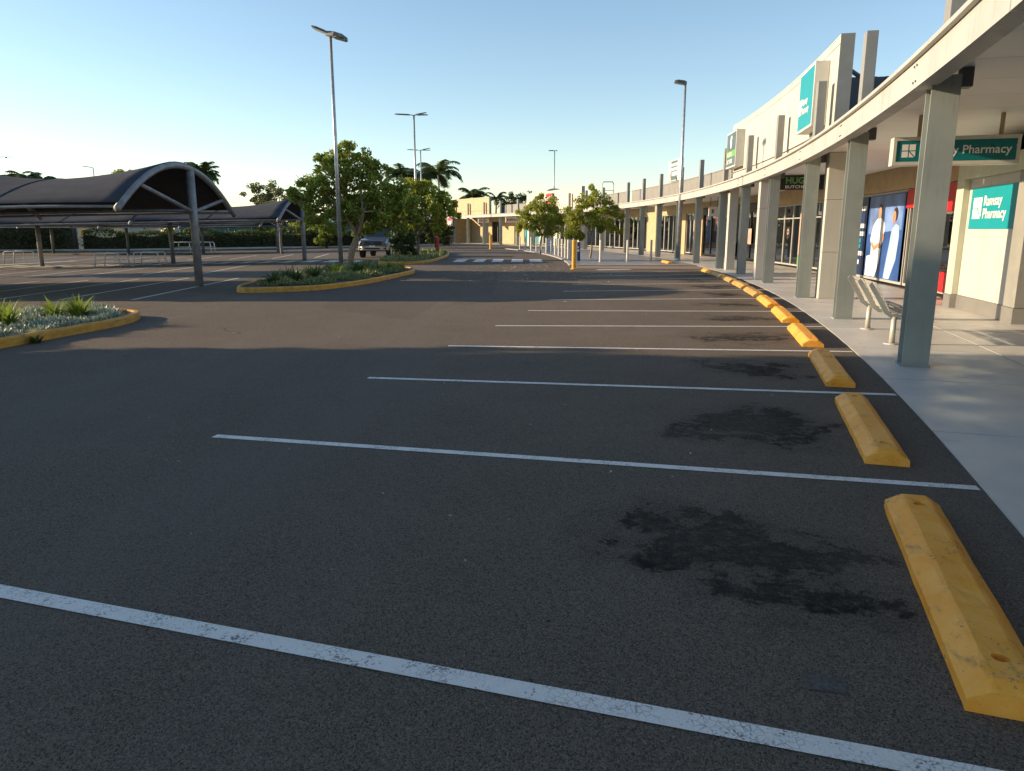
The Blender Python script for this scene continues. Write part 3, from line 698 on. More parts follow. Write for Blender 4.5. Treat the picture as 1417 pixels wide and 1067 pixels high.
sh1 = thing('shop_building', 'near curved row of shops with tan bulkhead and glazed shopfronts', 'building', pol(-6, 5))
shop_shell(sh1, -21.5, 8.6)
m = MB(); m.arc(8.6, 9.85, GR - .1, GR + .2, 0, 4.3, 1); m.build('end_wall', 'wall_tan', sh1)
bulkhead(sh1, -21.5, -13.4, 'wall_tan'); bulkhead(sh1, -11.9, -9.85, 'wall_tan'); bulkhead(sh1, -9.8, 8.6, 'wall_tan')
def windows(par, t0, t1, n, mat='alu', **k):
    for i in range(n): window(par, t0 + (t1 - t0) * i / n + .003, t0 + (t1 - t0) * (i + 1) / n - .003, mat=mat, **k)
windows(sh1, -11.92, -9.45, 3); windows(sh1, -9.40, -6.75, 4, z1=2.72)
pier(sh1, -6.72, -6.45, 'wall_tan'); windows(sh1, -6.43, -4.3, 4, transom=2.1); pier(sh1, -4.28, -4.0, 'wall_cream')
windows(sh1, -3.98, -1.6, 4, transom=2.1); windows(sh1, -1.58, 1.2, 4, mat='black_print', z1=2.6); windows(sh1, 1.22, 4.0, 4, mat='black_print', z1=2.6)
m = MB(); m.arc(-1.58, 4.0, GR - .14, GR - .102, 2.55, 3.0, .6); m.build('sign_band', 'black_print', sh1)
pier(sh1, 4.02, 4.9, 'wall_tan'); windows(sh1, 4.92, 5.7, 2); pier(sh1, 5.72, 6.1, 'wall_tan'); windows(sh1, 6.12, 8.5, 5)
parapet(sh1, -3.55, 8.9)
# corrugated navy upper wall behind the sign wall
m = MB(); tt = -21.5
rings = []
while tt < -10.3:
    for dr in (0, 0, .035, .035):
        rings.append([pol(tt, 3.5 + dr, 3.76), pol(tt, 3.6 + dr, 3.76), pol(tt, 3.6 + dr, 4.75), pol(tt, 3.5 + dr, 4.75)]); tt += 0.03
m.loft([r[::-1] for r in rings]); m.build('upper_wall', 'navy_sheet', sh1)
m = MB(); m.arc(-21.5, -10.3, 3.45, 3.75, 4.752, 4.8, .5); m.build('upper_capping', 'navy_sheet', sh1)
gm = Matrix((er(-10.2), et(-10.2), UP)).transposed()
for i in range(22):                                      # corrugated screen across the roof
    m = MB(); m.box(pol(-10.2, .80 + i * .2, 4.43) + et(-10.2) * (.02 if i % 2 else -.02), (.198, .05, 1.84), gm); m.build('roof_screen', 'navy_sheet', sh1)
m = MB(); m.tube([pol(-10.75, 1.12, 3.5), pol(-10.75, 1.12, 5.12)], .06, 6); m.build('brace', 'steel_dark', sh1)
m = MB(); m.tube([pol(-10.75, 1.14, 5.10), pol(-10.8, .62, 5.42)], .05, 6); m.build('brace', 'steel_dark', sh1)

# pharmacy wall block standing forward, with framed recessed panel
pw = thing('pharmacy_wall', 'cream panelled pharmacy wall in a green-cream frame with metal skirting', 'wall', pol(-12.6, 3))
f = MB(); f.arc(-12.12, -11.93, 2.62, 3.3, 0.285, 2.95, 1); f.arc(-13.55, -12.122, 2.62, 3.3, 2.62, 2.95, 1); f.build('frame', 'wall_green_cream', pw, bevel=.006)
for a, b in ((-12.125, -12.63), (-12.634, -13.30)):
    m = MB(); m.arc(b, a, 2.74, 2.86, 0.285, 2.42, 1); m.build('wall_panel', 'wall_cream', pw, bevel=.003)
    m = MB(); m.arc(b, a, 2.74, 2.86, 2.424, 2.618, 1); m.build('wall_panel', 'wall_cream', pw, bevel=.003)
m = MB(); m.arc(-13.30, -12.13, 2.862, 3.3, 0.02, 2.615, 1); m.build('core', 'wall_cream', pw)
m = MB(); m.arc(-13.545, -13.303, 2.70, 3.3, 0.285, 2.615, 1); m.build('end_pillar', 'blade_grey', pw, bevel=.006)
m = MB(); m.arc(-13.30, -12.122, 2.725, 2.86, 0.01, 0.28, 1); m.arc(-12.12, -11.93, 2.605, 3.3, 0.01, 0.28, 1); m.arc(-13.55, -13.303, 2.685, 3.3, 0.01, 0.28, 1); m.build('skirting', 'stainless', pw)
# folding security gate beyond
gt = thing('security_gate', 'white lattice security gate at the right edge beside the pharmacy wall', 'gate', pol(-14.3, 3.2))
for i in range(16):
    ta = -13.62 - i * .09
    m = MB(); m.tube([pol(ta, 3.2, .03), pol(ta, 3.2, 2.5)], .011, 5); m.build('bar', 'rail_white', gt)
    m = MB()
    for z in (.25, .75, 1.25, 1.75):
        m.tube([pol(ta, 3.21, z), pol(ta - .09, 3.21, z + .5)], .007, 4); m.tube([pol(ta, 3.19, z + .5), pol(ta - .09, 3.19, z)], .007, 4)
    m.build('lattice', 'rail_white', gt)

# cream parapet sign walls with their pillars
def sign_wall(label, t0, t1, z1, mat, pillars, loc, r=0.35, n=10):
    root = thing('parapet_wall', label, 'wall', loc)
    w = (t1 - t0) / n
    for i in range(n):
        a, b = t0 + i * w + (.0 if i else .01), t0 + (i + 1) * w - .005
        m = MB(); m.arc(a, b, r, r + .05, 3.98, z1 - .16, 1); m.build('wall_panel', mat, root, bevel=.003)
        m = MB(); m.arc(a, b, r + .012, r + .06, 3.56, 3.94, 1); m.build('lower_panel', mat, root)
    m = MB(); m.arc(t0 + .002, t1, r + .062, r + .26, 3.56, z1 - .004, .6); m.build('core', mat, root)
    m = MB(); m.arc(t0, t1, r - .02, r + .28, z1 - .002, z1 + .035, .6); m.arc(t0, t1, r - .012, r + .06, z1 - .155, z1 - .004, .6); m.build('capping', mat, root, bevel=.005)
    m = MB(); m.arc(t0 - .012, t0 - .001, r - .02, r + .28, 3.5, z1 + .036, 1); m.build('end_face', 'blade_grey', root)  # wall end greyed in colour to stand for its unlit side
    for (pt, pr, dr, dt) in pillars:
        for z0, zz in ((0.012, 1.10), (1.106, 2.30), (2.306, 3.35)):
            m = MB(); m.pbox(pt, pr, (z0 + zz) / 2, dr, dt, zz - z0); m.build('pillar_panel', 'wall_cream', root, bevel=.004)
    return root
sign_wall('tall cream parapet sign wall above the near shops', -11.28, -3.75, 5.86, 'wall_cream',
          [(-11.22, .50, .40, .42), (-7.75, .02, .34, .34), (-4.45, .20, .34, .36)], pol(-7.5, .5), n=12)
sign_wall('pale cream parapet wall behind the two plaza trees', 14.0, 21.6, 5.42, 'wall_cream', [(14.3, .5, .4, .4), (21.3, .5, .4, .4)], pol(17.5, .5), n=8)
sign_wall('orange-tan parapet wall on the farthest shop', 26.9, 32.4, 5.55, 'wall_orange', [], pol(29.5, .5), n=5)

# far shops
sh2 = thing('shop_building', 'far curved row of shops with tan walls and teal shop window', 'building', pol(20, 5))
shop_shell(sh2, 9.9, 32.2)
bulkhead(sh2, 9.9, 32.2, 'wall_tan')
windows(sh2, 9.95, 12.0, 4); pier(sh2, 12.02, 12.5, 'wall_tan'); windows(sh2, 12.52, 14.8, 4); pier(sh2, 14.82, 15.4, 'wall_cream'); windows(sh2, 15.42, 17.6, 4)
pier(sh2, 17.62, 18.2, 'wall_cream'); windows(sh2, 18.22, 20.4, 4); pier(sh2, 20.42, 21.2, 'wall_green_cream'); windows(sh2, 21.22, 22.6, 2)
pier(sh2, 22.62, 23.1, 'wall_green_cream'); windows(sh2, 23.12, 25.1, 4); pier(sh2, 25.12, 28.0, 'wall_tan'); windows(sh2, 28.02, 29.4, 2, mat='steel_dark'); pier(sh2, 29.42, 32.2, 'wall_orange')
parapet(sh2, 9.3, 13.95); parapet(sh2, 21.7, 25.6)
m = MB(); m.arc(25.65, 26.85, 1.9, 2.0, 3.5, 4.5, 1); m.build('recessed_wall', 'navy_sheet', sh2)
m = MB(); m.arc(32.25, 32.5, -0.2, 9, 0.0, 3.16, 1); m.build('end_wall', 'wall_orange', sh2)
m = MB(); m.arc(31.9, 32.52, -0.55, -0.22, 0.0, 1.5, 1); m.build('low_wall', 'wall_grey', sh2)
for k in range(4):
    tp = 23.12 + k * .495
    m = MB(); m.arc(tp + .04, tp + .455, GR - .03, GR - .02, .2, 2.4, 1); p = m.build('window_film', 'teal', sh2)
    if k < 2:
        m = MB(); m.arc(tp + .13, tp + .36, GR - .045, GR - .034, 1.4, 2.2, 1); m.build('notice', 'white_print', p)
# roof plant
rt = thing('roof_vent', 'grey round-topped vent box on the far shop roof', 'roof vent', pol(24.0, 6, 3.75))
m = MB(); c0 = pol(24.0, 6, 0); m.box((c0.x, c0.y, 4.9), (1.7, 1.5, 2.3)); m.build('casing', 'galv', rt)
m = MB(); m.loft([[(c0.x - .85 + .0, c0.y + sy, 6.05)] + [(c0.x - .85 * math.cos(R_(a)), c0.y + sy, 6.05 + .3 * math.sin(R_(a))) for a in range(15, 180, 15)] + [(c0.x + .85, c0.y + sy, 6.05)] for sy in (-.75, .75)]); m.build('cowl', 'galv', rt)
c0 = pol(16.6, 5, 0); rf = thing('roof_frame', 'thin steel frame standing on the roof behind the right-hand plaza tree', 'frame', (c0.x, c0.y, 3.75))
m = MB()
for q in (-.55, .55): m.tube([(c0.x + q, c0.y, 3.75), (c0.x + q, c0.y, 6.0), (c0.x + q * .8, c0.y, 6.2)], .05, 6)
m.build('post', 'alu', rf)
m = MB(); m.tube([(c0.x - .45, c0.y, 6.2), (c0.x + .45, c0.y, 6.2)], .05, 6); m.tube([(c0.x - .55, c0.y, 5.4), (c0.x + .55, c0.y, 5.4)], .03, 6); m.build('rail', 'alu', rf)

# ------------------------------------------------------------------ signs
def logo(par, o, right, up, s, mat, ext, diag='teal'):
    """square emblem of four tiles, the lower right one cut by a diagonal"""
    m = MB(); h = s / 2; gp = s * .035
    for (x, y) in ((0, h), (h, h), (0, 0)): flat(m, o, right, up, rect(x + gp, y + gp, x + h - gp, y + h - gp), ext)
    flat(m, o, right, up, [(h + gp, gp * 2.2), (2 * h - gp * 3, gp), (h + gp * 1, h - gp * 3)], ext) if False else None
    flat(m, o, right, up, [(h + gp, gp), (2 * h - gp * 2.4, gp), (h + gp, h - gp * 2.4)], ext)
    flat(m, o, right, up, [(2 * h - gp, gp * 2.4), (2 * h - gp, h - gp), (h + gp * 2.4, h - gp)], ext)
    return m.build('emblem', mat, par)
# hanging light box, radial, under the canopy
T0 = -14.12
hs = thing('hanging_sign', 'teal pharmacy light box hanging from the walkway ceiling with white frame', 'sign', pol(T0, 1.25, 2.6))
ri, to = er(T0), -et(T0)
r0, r1, z0, z1 = 0.25, 2.02, 2.60, 3.03
mtx = Matrix((er(T0), et(T0), UP)).transposed()
m = MB(); m.box(pol(T0, (r0 + r1) / 2, (z0 + z1) / 2), (r1 - r0, .22, z1 - z0), mtx); m.build('box', 'sign_frame', hs, bevel=.006)
o0 = pol(T0, r0, z0) + to * .112
m = MB(); flat(m, o0, ri, UP, rect(.05, .06, r1 - r0 - .05, z1 - z0 - .06), .001); pnl = m.build('panel', 'teal_dark', hs)
m = MB(); m.box(o0 + ri * (r1 - r0) / 2 + UP * .03, (r1 - r0, .02, .05), mtx); m.box(o0 + ri * (r1 - r0) / 2 + UP * (z1 - z0 - .03), (r1 - r0, .02, .05), mtx)
for q in (.025, r1 - r0 - .025): m.box(o0 + ri * q + UP * (z1 - z0) / 2, (.045, .02, z1 - z0 - .115), mtx)
m.build('frame', 'sign_frame', hs)
logo(hs, o0 + ri * .12 + UP * .115, ri, UP, .21, 'white_print', .004)
text('lettering', 'Ramsay Pharmacy', o0 + ri * .40 + UP * .165, ri, UP, .125, 'white_print', hs, offset=.012, sx=.97, ext=.004)
text('trade_mark', '™', o0 + ri * 1.70 + UP * .245, ri, UP, .03, 'white_print', hs, ext=.004)
for q in (.38, 1.52):
    m = MB(); m.box(o0 + ri * q + et(T0) * .11 + UP * (z1 - z0 + (SOF - z1) / 2), (.05, .05, SOF - z1 - .004), mtx); m.build('hanger', 'wall_tan', hs)

# sign on the pharmacy wall
T1 = -12.76; ta, tb = -13.27, -12.215
wsn = thing('wall_sign', 'flat teal pharmacy sign fixed on the cream wall', 'sign', pol(T1, 2.72, 1.63))
m = MB(); m.arc(ta, tb, 2.722, 2.738, 1.63, 2.42, .3); m.build('panel', 'teal_bright', wsn)
tm = (ta + tb) / 2; rt_ = -et(tm); o1 = pol(tm, 2.7215, 1.63) + et(tm) * (1.02); wdt = 2.04
logo(wsn, o1 + rt_ * .15 + UP * .30, rt_, UP, .0001, 'white_print', .004) if False else None
m = MB()
for (x, y) in ((.10, .41), (.325, .41), (.10, .20)): flat(m, o1, rt_, UP, rect(x, y, x + .215, y + .195), .006)
flat(m, o1, rt_, UP, [(.325, .20), (.515, .20), (.325, .375)], .006); flat(m, o1, rt_, UP, [(.54, .22), (.54, .395), (.35, .395)], .006)
m.build('emblem', 'white_print', wsn)
text('lettering', 'Ramsay', o1 + rt_ * .62 + UP * .445, rt_, UP, .185, 'white_print', wsn, offset=.018, sx=1.06, ext=.006)
text('lettering', 'Pharmacy', o1 + rt_ * .62 + UP * .205, rt_, UP, .185, 'white_print', wsn, offset=.018, sx=1.06, ext=.006)
text('trade_mark', '™', o1 + rt_ * 1.86 + UP * .40, rt_, UP, .04, 'white_print', wsn, ext=.006)

# boxed signs on the parapet walls
def parapet_sign(label, t0, t1, z0, z1, r0, r1, face, loc):
    root = thing('parapet_sign', label, 'sign', loc)
    m = MB(); m.arc(t0, t1, r0, r1, z0, z1, 1); m.build('box', 'sign_frame', root, bevel=.006)
    tm = (t0 + t1) / 2; rt = -et(tm); w = (t1 - t0) * RAD / 57.296
    o = pol(tm, r0 - .004, z0) - rt * w / 2
    m = MB(); flat(m, o, rt, UP, rect(.06, .06, w - .06, z1 - z0 - .06), 0); m.build('panel', face, root)
    return root, o, rt, w
ps, o, rt, w = parapet_sign('tall teal pharmacy box sign on the cream parapet wall', -10.78, -9.86, 4.08, 5.55, .02, .34, 'teal_bright', pol(-10.3, .1, 4.08))
m = MB()
for (x, y) in ((.10, .63), (.29, .63), (.10, .43)): flat(m, o, rt, UP, rect(x, y, x + .175, y + .18), .006)
flat(m, o, rt, UP, [(.29, .43), (.44, .43), (.29, .58)], .006); flat(m, o, rt, UP, [(.465, .455), (.465, .61), (.31, .61)], .006)
m.build('emblem', 'white_print', ps)
text('lettering', 'Ramsay', o + rt * .53 + UP * .64, rt, UP, .16, 'white_print', ps, offset=.03, sx=.93, ext=.006)
text('lettering', 'Pharmacy', o + rt * .53 + UP * .42, rt, UP, .16, 'white_print', ps, offset=.03, sx=.93, ext=.006)
ps, o, rt, w = parapet_sign('slate and green butcher sign box at the far end of the cream parapet wall', -4.85, -3.95, 4.1, 5.5, .02, .34, 'slate_print', pol(-4.4, .1, 4.1))
m = MB(); flat(m, o, rt, UP, rect(.06, .42, w - .06, .66), .004); m.build('band', 'green_print', ps)
m = MB(); flat(m, o, rt, UP, ell(.85, .98, .15, .24), .006); flat(m, o, rt, UP, ell(.95, 1.16, .09, .09), .007); m.build('printed_motif', 'white_print', ps)
text('lettering', 'HUGHES', o + rt * .22 + UP * .46, rt, UP, .15, 'white_print', ps, offset=.02, ext=.007)
text('lettering', 'BUTCHERS', o + rt * .2 + UP * .18, rt, UP, .16, 'white_print', ps, offset=.02, sx=.9, ext=.007)
ps, o, rt, w = parapet_sign('slate box sign standing on the grey parapet behind the slim light pole', 2.95, 4.25, 4.60, 5.85, 1.0, 1.2, 'slate_print', pol(3.6, 1.2, 4.6))
m = MB(); flat(m, o, rt, UP, ell(.42, .36, .17, .17), .005); m.build('printed_motif', 'pink_print', ps)
m = MB()
rg = random.Random(4)
for y in (.62, .88):
    x = .25
    while x < w - .5: k = rg.uniform(.1, .22); flat(m, o, rt, UP, rect(x, y, x + k, y + .17), .005); x += k + .05
x = .8
while x < w - .4: flat(m, o, rt, UP, rect(x, .3, x + .12, .55), .005); x += .18
m.build('printed_text', 'white_print', ps)
# butcher hanging sign
T2 = -7.75; ri = er(T2); to = -et(T2); mtx = Matrix((er(T2), et(T2), UP)).transposed()
hb = thing('hanging_sign', 'black butcher board hanging under the canopy with green and white lettering', 'sign', pol(T2, 1.2, 2.9))
m = MB(); m.box(pol(T2, 1.15, 3.11), (1.9, .12, .46), mtx); m.build('board', 'black_print', hb, bevel=.005)
o2 = pol(T2, .2, 2.88) + to * .062
text('lettering', 'HUGHES', o2 + ri * .42 + UP * .20, ri, UP, .19, 'green_print', hb, offset=.035, sx=1.0, ext=.004)
text('lettering', 'BUTCHERS', o2 + ri * .42 + UP * .05, ri, UP, .09, 'white_print', hb, offset=.012, sx=1.25, ext=.004)
# small far signs under the far canopy and on walls
def mini_sign(name, label, t, r, z0, w, h, mats, words=None, radial=False, wc='red_print'):
    root = thing(name, label, 'sign', pol(t, r, z0)); rt = er(t) if radial else -et(t)
    nr = rt.cross(UP); mtx = Matrix((rt, UP.cross(rt), UP)).transposed()
    c = pol(t, r, z0 + h / 2)
    m = MB(); m.box(c, (w, .08, h), mtx); m.build('board', mats[0], root)
    o = c - rt * w / 2 - UP * h / 2 + nr * .041
    m = MB(); flat(m, o, rt, UP, rect(.05, .05, w - .05, h - .05), .002); m.build('panel', mats[1], root)
    if words:
        text('lettering', words, c - UP * h * .28 + nr * .045, rt, UP, h * .55, wc, root, offset=.03, align='CENTER', ext=.002)
    else:
        m = MB(); x = .15; q = random.Random(int(t * 10))
        while x < w - .25: k = q.uniform(.08, .2); flat(m, o, rt, UP, rect(x, h * .3, x + k, h * .72), .006); x += k + .06
        m.build('printed_text', wc, root)
    if z0 + h < SOF and r < 3:
        for q in (-.35, .35):
            m = MB(); m.box(c + rt * q * w + UP * (SOF - z0 - h / 2 - .003 + 0) / 2 + UP * h / 4, (.03, .03, SOF - z0 - h - .004), mtx); m.build('hanger', 'steel_dark', root)
mini_sign('hanging_sign', 'white sign board with red print under the farthest canopy bay', 28.2, .8, 2.55, 1.5, .5, ('white_print', 'white_print'), radial=True)
mini_sign('hanging_sign', 'white and red hanging sign above the teal shop window', 24.0, .8, 2.5, 1.9, .6, ('white_print', 'white_print'), radial=True)
mini_sign('hanging_sign', 'pale cream hanging sign beside the teal shop window', 21.5, .8, 2.55, 1.7, .5, ('sign_frame', 'sign_frame'), radial=True, wc='wall_cream')
mini_sign('wall_sign', 'red and white poster on the end wall of the farthest shop', 31.6, -.62, 1.7, 1.3, 1.6, ('white_print', 'red_print'), wc='white_print')
mini_sign('wall_sign', 'brown and red sign on the pale parapet wall behind the left plaza tree', 18.2, .2, 4.2, 1.7, 1.0, ('brown_print', 'red_print'), wc='white_print')
mini_sign('hanging_sign', 'small white blade sign in front of the dark café shopfront', .3, 1.6, 2.35, .55, .5, ('white_print', 'white_print'), radial=True, wc='slate_print')
mini_sign('hanging_sign', 'white upright hanging sign nearest the slim light pole', -.9, 1.6, 2.2, .3, .7, ('white_print', 'white_print'), radial=True, wc='slate_print')

# ------------------------------------------------------------------ shop window posters and displays
def poster(label, t0, t1, z0, z1, mat, cat='poster', r=GR - .075):
    root = thing('window_poster', label, cat, pol((t0 + t1) / 2, r, z0))
    m = MB(); m.arc(t0, t1, r, r + .012, z0, z1, .4); m.build('sheet', mat, root)
    tm = (t0 + t1) / 2; w = (t1 - t0) * (RAD + r) / 57.296; rt = -et(tm)
    return root, pol(tm, r - .006, z0) - rt * w / 2, rt, w
pr, o, rt, w = poster('large blue poster of two pharmacists in white coats', -9.30, -7.78, .18, 2.66, 'blue_print')
m = MB(); flat(m, o, rt, UP, [(.02, 1.3), (w - .02, 1.45), (w - .02, 2.44), (.02, 2.44)], .003); m.build('printed_sky', 'sky_print', pr)
m = MB()                                                   # left figure: coat, sleeves
flat(m, o, rt, UP, [(.12, .02), (1.05, .02), (1.35, .5), (1.42, 1.0), (1.62, 1.5), (1.52, 1.66), (1.22, 1.78), (1.0, 1.80), (.76, 1.72), (.52, 1.55), (.36, 1.15), (.48, 1.0), (.52, .68), (.12, .62)], .006)
m.build('printed_coat', 'white_print', pr)
m = MB(); flat(m, o, rt, UP, [(1.85, .02), (2.35, .02), (2.75, .6), (2.85, 1.25), (2.78, 1.55), (2.5, 1.62), (2.2, 1.45), (2.1, 1.0), (1.95, .5)], .006); m.build('printed_coat', 'pale_blue_print', pr)
m = MB(); flat(m, o, rt, UP, ell(1.06, 1.95, .14, .19), .009); flat(m, o, rt, UP, ell(2.32, 1.80, .14, .18), .009); flat(m, o, rt, UP, [(.5, 1.12), (.78, .95), (1.15, 1.06), (1.42, .98), (1.40, .88), (1.1, .90), (.75, .80), (.50, .98)], .009); flat(m, o, rt, UP, ell(1.5, 1.2, .09, .14), .009); m.build('printed_skin', 'skin_print', pr)
m = MB(); flat(m, o, rt, UP, ell(1.08, 2.07, .16, .14), .007); flat(m, o, rt, UP, ell(2.42, 1.88, .2, .2), .007); m.build('printed_hair', 'hair_print', pr)
pr, o, rt, w = poster('narrow navy poster with rows of white and teal print', -7.70, -7.02, .18, 2.66, 'navy_print')
m = MB()
for y in (2.05, 1.5, 1.25, .62, .34):
    x = .25
    for k in (.3, .36, .28)[:3 if y > .5 else 2]: flat(m, o, rt, UP, rect(x, y, x + k, y + .14), .004); x += k + .06
m.build('printed_text', 'white_print', pr)
m = MB()
for y in (.86, 1.04): flat(m, o, rt, UP, rect(.3, y, .62, y + .13), .004); flat(m, o, rt, UP, rect(.68, y, 1.0, y + .13), .004)
m.build('printed_text', 'teal_bright', pr)
pr, o, rt, w = poster('slim coral strip poster left of the navy poster', -6.97, -6.80, .18, 2.5, 'pink_print')
pr, o, rt, w = poster('square red sale poster beside the pharmacist poster', -9.74, -9.34, 2.2, 2.70, 'red_print')
pr, o, rt, w = poster('red banner along the top of the pharmacy display window', -11.88, -10.30, 2.05, 2.70, 'red_print')
pr, o, rt, w = poster('red panel along the foot of the pharmacy display window', -11.88, -10.35, .14, .62, 'red_print')
pr, o, rt, w = poster('pink and green strip poster on the butcher corner', -4.27, -4.02, .2, 2.4, 'pink_print', r=GR - .15)
m = MB(); flat(m, o, rt, UP, rect(0.02, 0, w - .02, .4), .004); m.build('printed_band', 'green_print', pr)
pr, o, rt, w = poster('pale shop window poster in the dark café shopfront', -.35, .12, .9, 1.7, 'pink_print')
pr, o, rt, w = poster('white lower window panel in the dark café shopfront', .95, 1.6, .1, .95, 'white_print')
pr, o, rt, w = poster('round white printed ring poster in the butcher window', -3.3, -3.0, 1.35, 1.75, 'black_print')
m = MB(); flat(m, o, rt, UP, ell(.3, .2, .13, .13), .004); m.build('printed_ring', 'pink_print', pr)
m = MB(); flat(m, o, rt, UP, ell(.3, .2, .07, .07), .008); m.build('printed_centre', 'black_print', pr)
for k, (ta, z) in enumerate(((-6.35, 2.0), (-6.35, 1.35), (-6.35, .8))):
    pr, o, rt, w = poster('green cross sticker %s on the butcher side window' % ('at the top', 'in the middle', 'at the bottom')[k], ta, ta + .30, z, z + .34, 'black_print')
    m = MB(); flat(m, o, rt, UP, rect(.22, .02, .38, .32), .004); flat(m, o, rt, UP, rect(.06, .1, .215, .24), .004); flat(m, o, rt, UP, rect(.385, .1, .54, .24), .004); m.build('printed_cross', 'green_print', pr)
# shelving with goods behind the pharmacy glass and tables in the butcher's
def shelf_unit(label, t, r, seed, cols):
    root = thing('display_shelf', label, 'shelf', pol(t, r), 0); q = random.Random(seed)
    fr = MB()
    for z in (.35, .8, 1.25, 1.7): fr.pbox(t, r, z, .4, 1.5, .03)
    for d in (-.75, .75): fr.box(pol(t, r, .95) + et(t) * d, (.4, .03, 1.86), Matrix((er(t), et(t), UP)).transposed())
    fr.build('frame', 'interior_dark', root)
    for z in (.37, .82, 1.27, 1.72):
        d = -.68
        while d < .66:
            k = q.uniform(.09, .2); h = q.uniform(.14, .34)
            m = MB(); m.box(pol(t, r - .05, z + h / 2) + et(t) * (d + k / 2), (.2, k - .02, h), Matrix((er(t), et(t), UP)).transposed()); m.build('pack', q.choice(cols), root); d += k
for i, ta in enumerate((-11.5, -10.7, -9.95)):
    shelf_unit('shelf of red and white goods behind the pharmacy glass, %s' % ('nearest the cream wall', 'middle', 'nearest the poster')[i], ta, 4.1, i, ['red_print', 'white_print', 'brown_print', 'pale_blue_print', 'pink_print', 'black_print'])
for i, ta in enumerate((-3.4, -2.3, -5.6)):
    c0 = pol(ta, 4.2); tb_ = thing('display_table', 'wooden table behind the glass, %s' % ('butcher window, near side', 'butcher window, far side', 'side shop window')[i], 'table', c0)
    m = MB(); m.box((c0.x, c0.y, .75), (.8, .8, .05)); m.build('table_top', 'wall_tan', tb_)
    for a in (-.33, .33):
        for b in (-.33, .33): m = MB(); m.box((c0.x + a, c0.y + b, .378), (.05, .05, .69)); m.build('leg', 'alu', tb_)

# ------------------------------------------------------------------ wheel stops
def stop_bm(worn):
    """2 m long block: chamfered sides, sloped ends, two real bolt sockets"""
    bm = bmesh.new(); L, W, H = 2.0, .285, .112; tw = .135; e = .05
    prof = [(-W / 2, 0), (-W / 2, .045), (-tw / 2 - .01, H - .008), (-tw / 2 + .008, H), (tw / 2 - .008, H), (tw / 2 + .01, H - .008), (W / 2, .045), (W / 2, 0)]
    ylist = [-L / 2, -L / 2 + e, -L / 2 + .13, -L / 2 + .27] + [-L / 2 + .27 + (L - .54) * k / 8 for k in range(1, 8)] + [L / 2 - .27, L / 2 - .13, L / 2 - e, L / 2]
    rows = []
    for k, y in enumerate(ylist):
        end = k in (0, len(ylist) - 1)
        row = []
        for (x, z) in prof:
            if end and z > .05: z = .05 + (z - .05) * .62; x *= .96
            row.append(bm.verts.new((x + random.gauss(0, .0014), y + random.gauss(0, .0014), max(0, z + (random.gauss(0, .0012) if z else 0)))))
        rows.append(row)
    hole_f = []
    for k in range(len(rows) - 1):
        for i in range(len(prof) - 1):
            if i == 3 and k in (2, len(rows) - 4): continue
            bm.faces.new((rows[k][i], rows[k][i + 1], rows[k + 1][i + 1], rows[k + 1][i]))
    bm.faces.new(rows[0][::-1]); bm.faces.new(rows[-1])
    for k in (2, len(rows) - 4):
        q = [rows[k][3], rows[k][4], rows[k + 1][4], rows[k + 1][3]]
        c = sum((v.co for v in q), Vector()) / 4; n = 12; rr = .031
        ring = [bm.verts.new((c.x + rr * math.cos(2 * math.pi * (j - 1.5 * 1) / n + math.pi), c.y + rr * math.sin(2 * math.pi * (j - 1.5) / n + math.pi), c.z)) for j in range(n)]
        low = [bm.verts.new((v.co.x, v.co.y, v.co.z - .05)) for v in ring]
        for j in range(n): bm.faces.new((ring[j], ring[(j + 1) % n], low[(j + 1) % n], low[j]))
        bm.faces.new(low)
        for s_ in range(4):                                # quad corner s_ faces ring arc of 3 segments
            a0 = s_ * 3
            arc_ = [ring[(a0 + j) % n] for j in range(4)]
            bm.faces.new([q[s_], q[(s_ + 1) % 4]] + arc_[::-1])
    bmesh.ops.recalc_face_normals(bm, faces=bm.faces[:])
    me = bpy.data.meshes.new('wheel_stop'); bm.to_mesh(me); bm.free()
    return me
stop_meshes = [stop_bm(i) for i in range(4)]
ST = [(-19.13, 0), (-17.66, 0), (-16.26, 0), (-14.83, 0), (-13.38, 0), (-12.0, 0), (-10.62, 1), (-9.28, 1), (-7.98, 1), (-6.75, 1), (-5.55, 0), (-1.25, 0)]
SL = ['large yellow concrete wheel stop with scraped top, closest to the camera', 'second yellow wheel stop, between the first two full bay lines', 'third yellow wheel stop along the footpath edge',
      'fourth yellow wheel stop, level with the bench', 'fifth yellow wheel stop, level with the cream pillar', 'sixth yellow wheel stop, last clean one before the faded stops',
      'faded grey-brown wheel stop, first of the faded ones', 'faded wheel stop, second of the faded ones', 'faded wheel stop, third of the faded ones', 'faded wheel stop, last of the faded ones',
      'small bright yellow wheel stop just past the faded ones', 'lone yellow wheel stop beyond the slim light pole']
for i, ((ta, worn), lb) in enumerate(zip(ST, SL)):
    me = stop_meshes[i % 4].copy(); o = bpy.data.objects.new('wheel_stop', me); C.objects.link(o)
    me.materials.append(MAT['yellow_stop_worn' if worn else 'yellow_stop'])
    o.location = pol(ta, -1.0 if i < 11 else -1.4, .001); o.rotation_euler = (0, 0, R_(ta + random.uniform(-.5, .5)))
    b = o.modifiers.new('bevel', 'BEVEL'); b.width = .018; b.segments = 4; b.limit_method = 'ANGLE'; b.angle_limit = R_(20)
    tag(o, lb, 'wheel stop', 'wheel stops along the footpath edge')

